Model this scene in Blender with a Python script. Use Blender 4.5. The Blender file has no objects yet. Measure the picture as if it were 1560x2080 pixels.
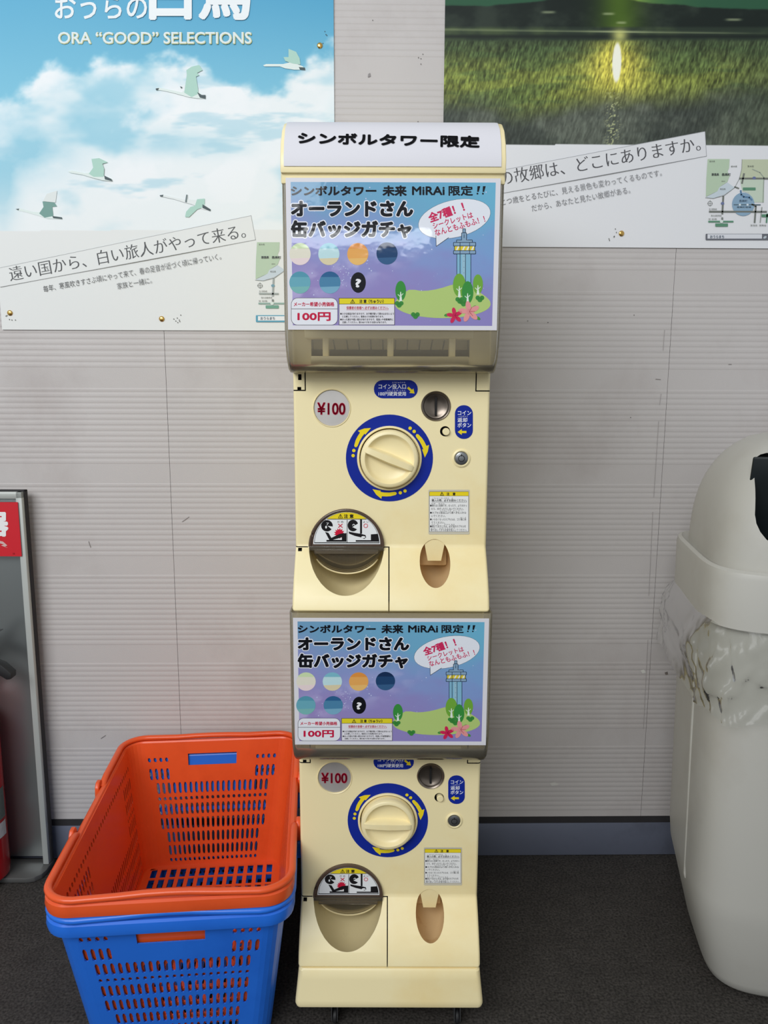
import bpy, bmesh, math, random
import numpy as np
from mathutils import Matrix, Vector

# ---------------------------------------------------------------- camera, world, lights, exposure
SC = bpy.context.scene
COL = SC.collection
R = math.radians
CAM_H, PITCH, ROLL, YAW, FPX = 1.06, 9.4, 0.19, -0.9, 1562.0
WALL_Y = 1.602

cam_data = bpy.data.cameras.new('camera')
cam_data.sensor_fit = 'VERTICAL'
cam_data.sensor_height = 32.0
cam_data.sensor_width = 24.0
cam_data.lens = 32.0 * FPX / 2080.0
cam_data.clip_start = 0.02
cam = bpy.data.objects.new('camera', cam_data)
COL.objects.link(cam)
ROT = (Matrix.Rotation(R(YAW), 3, 'Z') @ Matrix.Rotation(R(90 - PITCH), 3, 'X') @ Matrix.Rotation(R(ROLL), 3, 'Z'))
ROT_C = Matrix.Rotation(R(90 - PITCH), 3, 'X') @ Matrix.Rotation(R(ROLL), 3, 'Z')     # the same without the yaw
cam.matrix_world = Matrix.Translation((0, 0, CAM_H)) @ ROT.to_4x4()
SC.camera = cam

world = bpy.data.worlds.new('world')
SC.world = world
world.use_nodes = True
world.node_tree.nodes['Background'].inputs[0].default_value = (0.93, 0.97, 1.0, 1)
world.node_tree.nodes['Background'].inputs[1].default_value = 0.43


def area(name, loc, target, sx, sy, power, color=(1, 1, 1)):
    d = bpy.data.lights.new(name, 'AREA')
    d.shape = 'RECTANGLE'
    d.size, d.size_y, d.energy, d.color = sx, sy, power, color
    o = bpy.data.objects.new(name, d)
    COL.objects.link(o)
    o.location = loc
    o.rotation_euler = (Vector(target) - Vector(loc)).to_track_quat('-Z', 'Y').to_euler()
    return o


area('daylight_opening', (-1.5, -1.6, 2.8), (-0.05, 1.6, 0.95), 2.7, 1.6, 92, (0.96, 0.98, 1.0))
area('transom_window', (-0.35, -3.0, 1.99), (-0.35, 1.0, 1.99), 1.2, 0.10, 5.5, (0.95, 0.98, 1.0))

SC.view_settings.view_transform = 'Standard'
SC.view_settings.look = 'None'
SC.view_settings.gamma = 1.0
SC.view_settings.use_curve_mapping = False
SC.view_settings.exposure = 0.07


# ---------------------------------------------------------------- pixel of the photograph -> point in the place
def ray(x, y, rot):
    return rot @ Vector(((x - 780.0) / FPX, -(y - 1040.0) / FPX, -1.0))


def CP(x, y, Y):                     # point on the plane Y in the frame of the machine (no yaw)
    d = ray(x, y, ROT_C)
    t = Y / d.y
    return Vector((d.x * t, Y, CAM_H + d.z * t))


def WP(x, y, Y=WALL_Y):              # point on the plane of the wall
    d = ray(x, y, ROT)
    t = Y / d.y
    return Vector((d.x * t, Y, CAM_H + d.z * t))


# ---------------------------------------------------------------- materials
def lin(c):
    c = c / 255.0
    return c / 12.92 if c <= 0.04045 else ((c + 0.055) / 1.055) ** 2.4


def rgb(r, g, b):
    return (lin(r), lin(g), lin(b), 1.0)


def mat(name, color, rough=0.5, metal=0.0, noise=0.0, nscale=40.0, bump=0.0, bscale=200.0, coat=0.0, dirt=None, dscale=9.0, stretch=None, spec=0.5):
    m = bpy.data.materials.new(name)
    m.use_nodes = True
    nt = m.node_tree
    b = nt.nodes['Principled BSDF']
    b.inputs['Base Color'].default_value = color
    b.inputs['Roughness'].default_value = rough
    b.inputs['Metallic'].default_value = metal
    b.inputs['Specular IOR Level'].default_value = spec
    b.inputs['Coat Weight'].default_value = coat
    b.inputs['Coat Roughness'].default_value = 0.08
    tc = nt.nodes.new('ShaderNodeTexCoord')
    src = tc.outputs['Object']
    if stretch:
        mp = nt.nodes.new('ShaderNodeMapping')
        mp.inputs['Scale'].default_value = stretch
        nt.links.new(src, mp.inputs[0])
        src = mp.outputs[0]
    last = None
    if noise > 0:
        n = nt.nodes.new('ShaderNodeTexNoise')
        n.inputs['Scale'].default_value = nscale
        n.inputs['Detail'].default_value = 5
        nt.links.new(src, n.inputs['Vector'])
        mx = nt.nodes.new('ShaderNodeMix')
        mx.data_type = 'RGBA'
        k1, k2 = 1 - noise, 1 + noise
        mx.inputs[6].default_value = tuple(color[i] * k1 for i in range(3)) + (1,)
        mx.inputs[7].default_value = tuple(min(1, color[i] * k2) for i in range(3)) + (1,)
        nt.links.new(n.outputs[0], mx.inputs[0])
        last = mx.outputs[2]
    if dirt:
        n = nt.nodes.new('ShaderNodeTexNoise')
        n.inputs['Scale'].default_value = dscale
        n.inputs['Detail'].default_value = 8
        n.inputs['Roughness'].default_value = 0.65
        nt.links.new(src, n.inputs['Vector'])
        cr = nt.nodes.new('ShaderNodeMapRange')
        cr.inputs[1].default_value = 0.52
        cr.inputs[2].default_value = 0.8
        nt.links.new(n.outputs[0], cr.inputs[0])
        mx = nt.nodes.new('ShaderNodeMix')
        mx.data_type = 'RGBA'
        mx.inputs[6].default_value = color
        if last:
            nt.links.new(last, mx.inputs[6])
        mx.inputs[7].default_value = dirt
        nt.links.new(cr.outputs[0], mx.inputs[0])
        last = mx.outputs[2]
    if last:
        nt.links.new(last, b.inputs['Base Color'])
    if bump > 0:
        n = nt.nodes.new('ShaderNodeTexNoise')
        n.inputs['Scale'].default_value = bscale
        n.inputs['Detail'].default_value = 3
        nt.links.new(src, n.inputs['Vector'])
        bp = nt.nodes.new('ShaderNodeBump')
        bp.inputs['Strength'].default_value = bump
        bp.inputs['Distance'].default_value = 0.002
        nt.links.new(n.outputs[0], bp.inputs['Height'])
        nt.links.new(bp.outputs[0], b.inputs['Normal'])
        if coat:
            nt.links.new(bp.outputs[0], b.inputs['Coat Normal'])
    return m


def print_mat(name, rough, coat, bump=0.0, bscale=30.0, spec=0.25):
    m = bpy.data.materials.new(name)
    m.use_nodes = True
    nt = m.node_tree
    b = nt.nodes['Principled BSDF']
    a = nt.nodes.new('ShaderNodeAttribute')
    a.attribute_name = 'ink'
    nt.links.new(a.outputs['Color'], b.inputs['Base Color'])
    b.inputs['Roughness'].default_value = rough
    b.inputs['Coat Weight'].default_value = coat
    b.inputs['Specular IOR Level'].default_value = spec
    b.inputs['Coat Roughness'].default_value = 0.04
    if bump:
        tc = nt.nodes.new('ShaderNodeTexCoord')
        n = nt.nodes.new('ShaderNodeTexNoise')
        n.inputs['Scale'].default_value = bscale
        n.inputs['Detail'].default_value = 3
        nt.links.new(tc.outputs['Object'], n.inputs['Vector'])
        bp = nt.nodes.new('ShaderNodeBump')
        bp.inputs['Strength'].default_value = bump
        bp.inputs['Distance'].default_value = 0.002
        nt.links.new(n.outputs[0], bp.inputs['Height'])
        nt.links.new(bp.outputs[0], b.inputs['Coat Normal'])
    return m


def clear_mat(name, tint, haze, haze_col, rough=0.06, bump=0.0, bscale=20.0, ior=1.45):
    """clear or milky plastic: sees through, reflects by Fresnel, scatters a little"""
    m = bpy.data.materials.new(name)
    m.use_nodes = True
    nt = m.node_tree
    nt.nodes.clear()
    out = nt.nodes.new('ShaderNodeOutputMaterial')
    tr = nt.nodes.new('ShaderNodeBsdfTransparent')
    tr.inputs[0].default_value = tint
    d0 = nt.nodes.new('ShaderNodeBsdfDiffuse')
    d0.inputs[0].default_value = haze_col
    tl = nt.nodes.new('ShaderNodeBsdfTranslucent')
    tl.inputs[0].default_value = haze_col
    df = nt.nodes.new('ShaderNodeMixShader')
    df.inputs[0].default_value = 0.5
    nt.links.new(d0.outputs[0], df.inputs[1])
    nt.links.new(tl.outputs[0], df.inputs[2])
    gl = nt.nodes.new('ShaderNodeBsdfGlossy')
    gl.inputs['Roughness'].default_value = rough
    fr = nt.nodes.new('ShaderNodeFresnel')
    fr.inputs['IOR'].default_value = ior
    m1 = nt.nodes.new('ShaderNodeMixShader')
    m1.inputs[0].default_value = haze
    m2 = nt.nodes.new('ShaderNodeMixShader')
    nt.links.new(tr.outputs[0], m1.inputs[1])
    nt.links.new(df.outputs[0], m1.inputs[2])
    nt.links.new(fr.outputs[0], m2.inputs[0])
    nt.links.new(m1.outputs[0], m2.inputs[1])
    nt.links.new(gl.outputs[0], m2.inputs[2])
    nt.links.new(m2.outputs[0], out.inputs[0])
    if bump:
        tc = nt.nodes.new('ShaderNodeTexCoord')
        n = nt.nodes.new('ShaderNodeTexNoise')
        n.inputs['Scale'].default_value = bscale
        n.inputs['Detail'].default_value = 4
        n.inputs['Distortion'].default_value = 1.2
        nt.links.new(tc.outputs['Object'], n.inputs['Vector'])
        bp = nt.nodes.new('ShaderNodeBump')
        bp.inputs['Strength'].default_value = bump
        bp.inputs['Distance'].default_value = 0.02
        nt.links.new(n.outputs[0], bp.inputs['Height'])
        for nd in (gl, fr, d0):
            nt.links.new(bp.outputs[0], nd.inputs['Normal'])
    return m


M_WALL = mat('wall_panel_paint', rgb(196, 191, 189), 0.55, noise=0.05, nscale=6, dirt=rgb(178, 170, 167), dscale=2.5, bump=0.08, bscale=400)
M_SEAM = mat('dark_seam', rgb(44, 42, 44), 0.8, noise=0.2)
M_BASEB = mat('slate_blue_metal', rgb(118, 124, 142), 0.42, metal=0.35, noise=0.12, nscale=12, dirt=rgb(86, 90, 102), dscale=6)
M_RUBBER = mat('black_rubber', rgb(28, 28, 30), 0.6, noise=0.2)
M_CREAM = mat('cream_plastic', rgb(249, 234, 184), 0.34, noise=0.03, nscale=5, dirt=rgb(242, 216, 150), dscale=3.0, bump=0.02, bscale=900)
M_CREAM2 = mat('stained_cream_plastic', rgb(228, 198, 150), 0.45, noise=0.1, nscale=20, dirt=rgb(196, 148, 96), dscale=26)
M_CREAM3 = mat('scoop_cream_plastic', rgb(232, 216, 168), 0.4, noise=0.07, nscale=14, dirt=rgb(200, 184, 142), dscale=14)
M_BROWN = mat('dark_brown_plastic', rgb(84, 66, 54), 0.25, noise=0.1, nscale=30)
M_BRONZE = mat('bronze_metal', rgb(128, 118, 108), 0.32, metal=0.9, noise=0.15, nscale=60, stretch=(1, 1, 1))
M_CHROME = mat('brushed_silver', rgb(206, 202, 198), 0.35, metal=0.55, noise=0.1, nscale=30)
M_STEEL = mat('steel', rgb(150, 152, 154), 0.3, metal=0.9, noise=0.1)
M_BLACK = mat('black_gap', rgb(16, 15, 15), 0.8, noise=0.1)
M_PAPER = mat('white_paper', rgb(220, 219, 225), 0.55, noise=0.02, nscale=4)
M_ORANGE = mat('orange_plastic', rgb(234, 90, 40), 0.3, noise=0.06, nscale=8, bump=0.02, bscale=700, dirt=rgb(214, 76, 30), dscale=5)
M_BLUE = mat('blue_plastic', rgb(38, 114, 225), 0.3, noise=0.06, nscale=8, bump=0.02, bscale=700, dirt=rgb(30, 100, 208), dscale=5)
M_BIN = mat('warm_grey_plastic', rgb(190, 188, 180), 0.38, noise=0.03, nscale=5, dirt=rgb(180, 176, 166), dscale=4, bump=0.03, bscale=600)
M_DARKGREEN = mat('black_green_plastic', rgb(26, 32, 34), 0.25, noise=0.2)
M_STAND = mat('silver_grey_paint', rgb(186, 190, 186), 0.4, metal=0.2, noise=0.05, nscale=6)
M_STAND2 = mat('grey_back_panel', rgb(168, 174, 174), 0.3, metal=0.85, noise=0.05, nscale=4)
M_RED = mat('glossy_red_paint', rgb(178, 18, 26), 0.22, noise=0.06, coat=0.3)
M_REDSIGN = mat('red_sign_film', rgb(208, 30, 44), 0.4, noise=0.03)
M_WHITE = mat('white_print', rgb(238, 238, 238), 0.45, noise=0.02)
M_BRASS = mat('brass', rgb(226, 184, 104), 0.2, metal=0.95, noise=0.08)
M_PRINT = print_mat('printed_ink', 0.5, 0.0)
M_GLOSSPRINT = print_mat('laminated_print', 0.5, 0.55, 0.14, 22.0, 0.08)
M_STICKER = print_mat('sticker_print', 0.5, 0.03, spec=0.12)
M_COVER = clear_mat('aged_clear_plastic', (0.99, 0.985, 0.965, 1), 0.23, rgb(240, 232, 212), 0.12, ior=1.3)
M_FLAP = clear_mat('smoked_clear_plastic', (0.86, 0.81, 0.73, 1), 0.28, rgb(180, 168, 146), 0.08)
M_BAG = clear_mat('thin_clear_film', (0.96, 0.965, 0.955, 1), 0.20, rgb(206, 206, 198), 0.22, 0.10, 16.0, 1.3)

# floor: dark speckled sheet
M_FLOOR = mat('speckled_dark_floor', rgb(58, 55, 52), 0.6, noise=0.35, nscale=26, spec=0.25)
nt = M_FLOOR.node_tree
_b = nt.nodes['Principled BSDF']
_prev = _b.inputs['Base Color'].links[0].from_socket
_tc = [n for n in nt.nodes if n.type == 'TEX_COORD'][0]
_n = nt.nodes.new('ShaderNodeTexNoise')
_n.inputs['Scale'].default_value = 230
_n.inputs['Detail'].default_value = 3
nt.links.new(_tc.outputs['Object'], _n.inputs['Vector'])
_r = nt.nodes.new('ShaderNodeMapRange')
_r.inputs[1].default_value, _r.inputs[2].default_value = 0.3, 0.72
nt.links.new(_n.outputs[0], _r.inputs[0])
_x = nt.nodes.new('ShaderNodeMix')
_x.data_type = 'RGBA'
_x.blend_type = 'MULTIPLY'
_x.inputs[0].default_value = 1
_g = nt.nodes.new('ShaderNodeMapRange')
_g.inputs[3].default_value, _g.inputs[4].default_value = 0.35, 1.75
nt.links.new(_r.outputs[0], _g.inputs[0])
nt.links.new(_prev, _x.inputs[6])
nt.links.new(_g.outputs[0], _x.inputs[7])
nt.links.new(_x.outputs[2], _b.inputs['Base Color'])


# ---------------------------------------------------------------- mesh helpers
class Root:
    """an Empty with an origin; its parts are authored in the frame of the machine"""
    def __init__(s, name, org, label, cat, group=None, rz=0.0, yaw=YAW):
        s.org = Vector(org)
        s.e = bpy.data.objects.new(name, None)
        COL.objects.link(s.e)
        s.e.location = Matrix.Rotation(R(yaw), 3, 'Z') @ s.org
        s.e.rotation_euler = (0, 0, R(yaw + rz))
        s.e['label'] = label
        s.e['category'] = cat
        if group:
            s.e['group'] = group


def link(name, me, parent=None, loc=(0, 0, 0), rot=(0, 0, 0), label=None, kind=None):
    o = bpy.data.objects.new(name, me)
    COL.objects.link(o)
    if parent is not None:
        o.parent = parent
    o.location = loc
    o.rotation_euler = rot
    if label:
        o['label'] = label
    if kind:
        o['kind'] = kind
    return o


def smooth(me, ang=35):
    for p in me.polygons:
        p.use_smooth = True
    try:
        me.set_sharp_from_angle(angle=R(ang))
    except Exception:
        pass
    return me


def bm_mesh(bm, name, m, org=None, sm=True, ang=35):
    if org is not None:
        bmesh.ops.translate(bm, verts=bm.verts, vec=-Vector(org))
    bmesh.ops.recalc_face_normals(bm, faces=bm.faces)
    me = bpy.data.meshes.new(name)
    bm.to_mesh(me)
    bm.free()
    for x in (m if isinstance(m, (list, tuple)) else [m]):
        me.materials.append(x)
    if sm:
        smooth(me, ang)
    return me


def add_box(bm, x0, x1, y0, y1, z0, z1, bev=0.0, seg=2):
    vs = [bm.verts.new(p) for p in ((x0, y0, z0), (x1, y0, z0), (x1, y1, z0), (x0, y1, z0), (x0, y0, z1), (x1, y0, z1), (x1, y1, z1), (x0, y1, z1))]
    fs = [bm.faces.new([vs[i] for i in f]) for f in ((0, 1, 5, 4), (1, 2, 6, 5), (2, 3, 7, 6), (3, 0, 4, 7), (4, 5, 6, 7), (3, 2, 1, 0))]
    if bev:
        es = list({e for f in fs for e in f.edges})
        bmesh.ops.bevel(bm, geom=es, offset=bev, segments=seg, affect='EDGES', profile=0.5)
    return bm


def add_prism(bm, pts, a0, a1, axis='x', bev=0.0, seg=3, minang=20):
    """closed outline extruded from a0 to a1; axis x: points are (y, z); axis y: (x, z); axis z: (x, y)"""
    def P(p, a):
        return {'x': (a, p[0], p[1]), 'y': (p[0], a, p[1]), 'z': (p[0], p[1], a)}[axis]
    va = [bm.verts.new(P(p, a0)) for p in pts]
    vb = [bm.verts.new(P(p, a1)) for p in pts]
    n = len(pts)
    fs = [bm.faces.new(va), bm.faces.new(vb[::-1])]
    for i in range(n):
        fs.append(bm.faces.new((va[i], vb[i], vb[(i + 1) % n], va[(i + 1) % n])))
    bmesh.ops.recalc_face_normals(bm, faces=fs)
    if bev:
        es = [e for e in {e for f in fs for e in f.edges} if e.calc_face_angle(0) > R(minang)]
        bmesh.ops.bevel(bm, geom=es, offset=bev, segments=seg, affect='EDGES', profile=0.5, clamp_overlap=True)
    return bm


def add_lathe_y(bm, cx, cz, prof, n=48, cap=True):
    """profile of (radius, y) turned about the axis parallel to Y through (cx, cz)"""
    rings = []
    for r, y in prof:
        if r < 1e-6:
            rings.append([bm.verts.new((cx, y, cz))])
        else:
            rings.append([bm.verts.new((cx + r * math.cos(2 * math.pi * k / n), y, cz + r * math.sin(2 * math.pi * k / n))) for k in range(n)])
    for a, b in zip(rings, rings[1:]):
        for k in range(n):
            k2 = (k + 1) % n
            if len(a) == 1 and len(b) > 1:
                bm.faces.new((a[0], b[k], b[k2]))
            elif len(b) == 1 and len(a) > 1:
                bm.faces.new((a[k], b[0], a[k2]))
            elif len(a) > 1:
                bm.faces.new((a[k], b[k], b[k2], a[k2]))
    return bm


def add_lathe_z(bm, cx, cy, prof, n=32):
    rings = []
    for r, z in prof:
        if r < 1e-6:
            rings.append([bm.verts.new((cx, cy, z))])
        else:
            rings.append([bm.verts.new((cx + r * math.cos(2 * math.pi * k / n), cy + r * math.sin(2 * math.pi * k / n), z)) for k in range(n)])
    for a, b in zip(rings, rings[1:]):
        for k in range(n):
            k2 = (k + 1) % n
            if len(a) == 1 and len(b) > 1:
                bm.faces.new((a[0], b[k], b[k2]))
            elif len(b) == 1 and len(a) > 1:
                bm.faces.new((a[k], b[0], a[k2]))
            elif len(a) > 1:
                bm.faces.new((a[k], b[k], b[k2], a[k2]))
    return bm


def add_tube(bm, pts, rad, n=10, closed=False, flat=1.0):
    """tube along points; flat squashes it vertically"""
    pts = [Vector(p) for p in pts]
    rings = []
    m = len(pts)
    for i, p in enumerate(pts):
        a = pts[(i - 1) % m] if (closed or i > 0) else p
        b = pts[(i + 1) % m] if (closed or i < m - 1) else p
        t = (b - a).normalized()
        ref = Vector((0, 0, 1)) if abs(t.z) < 0.95 else Vector((1, 0, 0))
        s = t.cross(ref).normalized()
        u = s.cross(t).normalized()
        r = rad[i] if isinstance(rad, (list, tuple)) else rad
        rings.append([bm.verts.new(p + s * (r * math.cos(2 * math.pi * k / n)) + u * (r * flat * math.sin(2 * math.pi * k / n))) for k in range(n)])
    last = m if closed else m - 1
    for i in range(last):
        A, B = rings[i], rings[(i + 1) % m]
        for k in range(n):
            bm.faces.new((A[k], A[(k + 1) % n], B[(k + 1) % n], B[k]))
    if not closed:
        bm.faces.new(rings[0][::-1])
        bm.faces.new(rings[-1])
    return bm


def ellipsoid(bm, c, r, n=48, m=24):
    bmesh.ops.create_uvsphere(bm, u_segments=n, v_segments=m, radius=1.0,
                              matrix=Matrix.Translation(c) @ Matrix.Diagonal((r[0], r[1], r[2], 1)))
    return bm


def boolean(me, cutters, wn=False):
    """subtracts cutter meshes from a mesh"""
    o = bpy.data.objects.new('work', me)
    COL.objects.link(o)
    tmp = []
    for c in cutters:
        co = bpy.data.objects.new('cut', c)
        COL.objects.link(co)
        md = o.modifiers.new('b', 'BOOLEAN')
        md.operation = 'DIFFERENCE'
        md.solver = 'EXACT'
        md.object = co
        md.material_mode = 'TRANSFER'
        tmp.append(co)
    bpy.context.view_layer.update()
    dg = bpy.context.evaluated_depsgraph_get()
    if wn:                             # flat faces stay flat beside small rounded edges
        m1 = bpy.data.meshes.new_from_object(o.evaluated_get(dg))
        for x in tmp:
            bpy.data.objects.remove(x)
        tmp = []
        o.modifiers.clear()
        o.data = smooth(m1, 32)
        md = o.modifiers.new('w', 'WEIGHTED_NORMAL')
        md.keep_sharp = True
        bpy.context.view_layer.update()
        dg = bpy.context.evaluated_depsgraph_get()
    res = bpy.data.meshes.new_from_object(o.evaluated_get(dg))
    for x in tmp + [o]:
        bpy.data.objects.remove(x)
    return res


def solidify(me, th, offset=-1.0):
    o = bpy.data.objects.new('work', me)
    COL.objects.link(o)
    md = o.modifiers.new('s', 'SOLIDIFY')
    md.thickness = th
    md.offset = offset
    bpy.context.view_layer.update()
    res = bpy.data.meshes.new_from_object(o.evaluated_get(bpy.context.evaluated_depsgraph_get()))
    bpy.data.objects.remove(o)
    return res


_gl = {}


def glyphs(s, off=0.0, cuts=0):
    """outline of a line of text as flat faces: vertices scaled to a unit box, faces, aspect"""
    key = (s, off, cuts)
    if key in _gl:
        return _gl[key]
    c = bpy.data.curves.new('t', 'FONT')
    c.body = s
    c.size = 1
    c.offset = off
    c.resolution_u = 3
    o = bpy.data.objects.new('t', c)
    COL.objects.link(o)
    bpy.context.view_layer.update()
    m = bpy.data.meshes.new_from_object(o.evaluated_get(bpy.context.evaluated_depsgraph_get()))
    bpy.data.objects.remove(o)
    if cuts:                            # slices, for lettering that bends over a curve
        bm = bmesh.new()
        bm.from_mesh(m)
        lo, hi = min(q.co.y for q in bm.verts), max(q.co.y for q in bm.verts)
        for k in range(1, cuts):
            bmesh.ops.bisect_plane(bm, geom=bm.verts[:] + bm.edges[:] + bm.faces[:], plane_co=(0, lo + (hi - lo) * k / cuts, 0), plane_no=(0, 1, 0))
        bm.to_mesh(m)
        bm.free()
    v = np.array([p.co[:2] for p in m.vertices])
    f = [tuple(p.vertices) for p in m.polygons]
    _gl[key] = (v, f)
    bpy.data.meshes.remove(m)
    return _gl[key]


class Print:
    """flat coloured shapes lying on a surface; mp(x, y, layer) maps drawing coordinates to a point"""
    def __init__(s, mp, sc=None):
        s.mp, s.v, s.f, s.c = mp, [], [], []
        s.sc = sc or (lambda x, y: (x, y))

    def poly(s, pts, col, lay=1):
        i = len(s.v)
        for p in pts:
            s.v.append(s.mp(*s.sc(*p), lay))
        s.f.append(tuple(range(i, i + len(pts))))
        s.c.append(col)
        return s

    def rect(s, x0, y0, x1, y1, col, lay=1):
        return s.poly([(x0, y0), (x1, y0), (x1, y1), (x0, y1)], col, lay)

    def rrect(s, x0, y0, x1, y1, r, col, lay=1):
        p = []
        for cx, cy, a in ((x1 - r, y0 + r, -90), (x1 - r, y1 - r, 0), (x0 + r, y1 - r, 90), (x0 + r, y0 + r, 180)):
            for k in range(7):
                t = R(a + 15 * k)
                p.append((cx + r * math.cos(t), cy + r * math.sin(t)))
        return s.poly(p, col, lay)

    def ell(s, cx, cy, rx, ry, col, lay=1, rot=0.0, n=28):
        c, q = math.cos(R(rot)), math.sin(R(rot))
        p = []
        for k in range(n):
            a, b = rx * math.cos(2 * math.pi * k / n), ry * math.sin(2 * math.pi * k / n)
            p.append((cx + a * c - b * q, cy + a * q + b * c))
        return s.poly(p, col, lay)

    def line(s, pts, w, col, lay=1):
        for a, b in zip(pts, pts[1:]):
            dx, dy = b[0] - a[0], b[1] - a[1]
            L = math.hypot(dx, dy) or 1
            nx, ny = -dy / L * w / 2, dx / L * w / 2
            ex, ey = dx / L * w / 4, dy / L * w / 4
            s.poly([(a[0] + nx - ex, a[1] + ny - ey), (b[0] + nx + ex, b[1] + ny + ey), (b[0] - nx + ex, b[1] - ny + ey), (a[0] - nx - ex, a[1] - ny - ey)], col, lay)
        return s

    def ring(s, cx, cy, r, w, col, lay=1):
        return s.line([(cx + r * math.cos(2 * math.pi * k / 20), cy + r * math.sin(2 * math.pi * k / 20)) for k in range(21)], w, col, lay)

    def text(s, t, x0, y0, x1, y1, col, lay=2, off=0.0, A=None, B=None, h=None, pen=(0,), cuts=0):
        """text filling the box x0..x1, y0 (top)..y1 (bottom); or, with A, B, h, along the line A-B with height h"""
        v, f = glyphs(t, min(off, 0.0), cuts)
        v0, _ = glyphs(t, 0.0)
        mn, mx = v0.min(0), v0.max(0)
        if A is None:
            A, B, h = (x0, y1), (x1, y1), y1 - y0
        dx, dy = B[0] - A[0], B[1] - A[1]
        L = math.hypot(dx, dy)
        ux, uy = dx / L, dy / L
        nx, ny = uy, -ux
        moves = [(p * ux, p * uy) for p in pen]
        if off > 0:                    # bold: the outline stamped in a small circle
            r = off * h / (mx - mn)[1]
            k = 4 if off < 0.03 else (8 if off < 0.08 else 14)
            moves = [(r * math.cos(2 * math.pi * (j + 0.5) / k), r * math.sin(2 * math.pi * (j + 0.5) / k)) for j in range(k)]
            if off >= 0.04:
                moves.append((0, 0))
        w = (v - mn) / (mx - mn)
        for j, (px, py) in enumerate(moves):
            i = len(s.v)
            for a, b in w:
                s.v.append(s.mp(*s.sc(A[0] + dx * a + nx * b * h + px, A[1] + dy * a + ny * b * h + py), lay + 0.06 * j))
            for q in f:
                s.f.append(tuple(i + k for k in q))
                s.c.append(col)
        return s

    def build(s, name, m, parent=None, org=(0, 0, 0), label=None):
        me = bpy.data.meshes.new(name)
        o = Vector(org)
        me.from_pydata([tuple(Vector(p) - o) for p in s.v], [], s.f)
        at = me.color_attributes.new('ink', 'FLOAT_COLOR', 'CORNER')
        data = np.empty((len(me.loops), 4), dtype=np.float32)
        for p, c in zip(me.polygons, s.c):
            data[p.loop_start:p.loop_start + p.loop_total] = c
        at.data.foreach_set('color', data.ravel())
        me.materials.append(m)
        return link(name, me, parent, label=label)


def picture(name, x0, x1, z0, z1, nx, nz, at, colour, m, parent, org=(0, 0, 0), curl=None):
    """a sheet: a grid whose vertices carry colour(px, py); at(x, z) -> 3D point, and back to the drawing through project()"""
    xs = np.linspace(x0, x1, nx)
    zs = np.linspace(z0, z1, nz)
    X, Z = np.meshgrid(xs, zs)
    v = at(X, Z)
    col = colour(*project(v))
    me = bpy.data.meshes.new(name)
    idx = np.arange(nx * nz).reshape(nz, nx)
    f = np.stack([idx[:-1, :-1], idx[:-1, 1:], idx[1:, 1:], idx[1:, :-1]], -1).reshape(-1, 4)
    vv = v.reshape(-1, 3) - np.array(org)
    me.vertices.add(len(vv))
    me.vertices.foreach_set('co', vv.astype(np.float32).ravel())
    me.loops.add(f.size)
    me.loops.foreach_set('vertex_index', f.astype(np.int32).ravel())
    me.polygons.add(len(f))
    me.polygons.foreach_set('loop_start', np.arange(0, f.size, 4, dtype=np.int32))
    me.update(calc_edges=True)
    at_ = me.color_attributes.new('ink', 'FLOAT_COLOR', 'POINT')
    c4 = np.ones((len(vv), 4), dtype=np.float32)
    c4[:, :3] = col.reshape(-1, 3)
    at_.data.foreach_set('color', c4.ravel())
    me.materials.append(m)
    return link(name, me, parent)


RW = np.array(ROT)


def project(v):
    """points in the place -> drawing coordinates (numpy)"""
    d = (v - np.array([0, 0, CAM_H])) @ RW
    return 780 + FPX * d[..., 0] / -d[..., 2], 1040 - FPX * d[..., 1] / -d[..., 2]


def srgb(a):
    a = np.clip(a, 0, 255) / 255.0
    return np.where(a <= 0.04045, a / 12.92, ((a + 0.055) / 1.055) ** 2.4)


def vnoise(x, y, seed):
    rng = np.random.RandomState(seed)
    T = rng.rand(257, 257)
    xi, yi = np.floor(x).astype(int), np.floor(y).astype(int)
    fx, fy = x - xi, y - yi
    fx, fy = fx * fx * (3 - 2 * fx), fy * fy * (3 - 2 * fy)
    a, b = T[yi % 256, xi % 256], T[yi % 256, (xi + 1) % 256]
    c, d = T[(yi + 1) % 256, xi % 256], T[(yi + 1) % 256, (xi + 1) % 256]
    return (a * (1 - fx) + b * fx) * (1 - fy) + (c * (1 - fx) + d * fx) * fy


def fbm(x, y, seed, oct=5):
    s, a, t = 0, 0.5, 0
    for k in range(oct):
        s = s + a * vnoise(x * 2 ** k + 31.7 * k, y * 2 ** k + 17.3 * k, seed + k)
        t += a
        a *= 0.52
    return s / t


def sstep(a, b, x):
    t = np.clip((x - a) / (b - a), 0, 1)
    return t * t * (3 - 2 * t)


def mixc(a, b, t):
    return a * (1 - t[..., None]) + b * t[..., None]


def C(*c):
    return np.array(c, dtype=float)


# ================================================================ THE SETTING
# ---- wall of ribbed sheet panels, one part per panel, on a dark backing
wall_me = bm_mesh(add_box(bmesh.new(), -2.6, 2.6, WALL_Y + 0.012, WALL_Y + 0.06, 0.0, 2.7), 'wall_back', M_SEAM)
wall = link('wall_back', wall_me, kind='structure')
PER, BAND, ZB = 0.1965, 0.037, 1.285        # a smooth band of 37 mm every 196.5 mm, 13 ribs between
BASE_TOP = WP(1160, 1663).z


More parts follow.
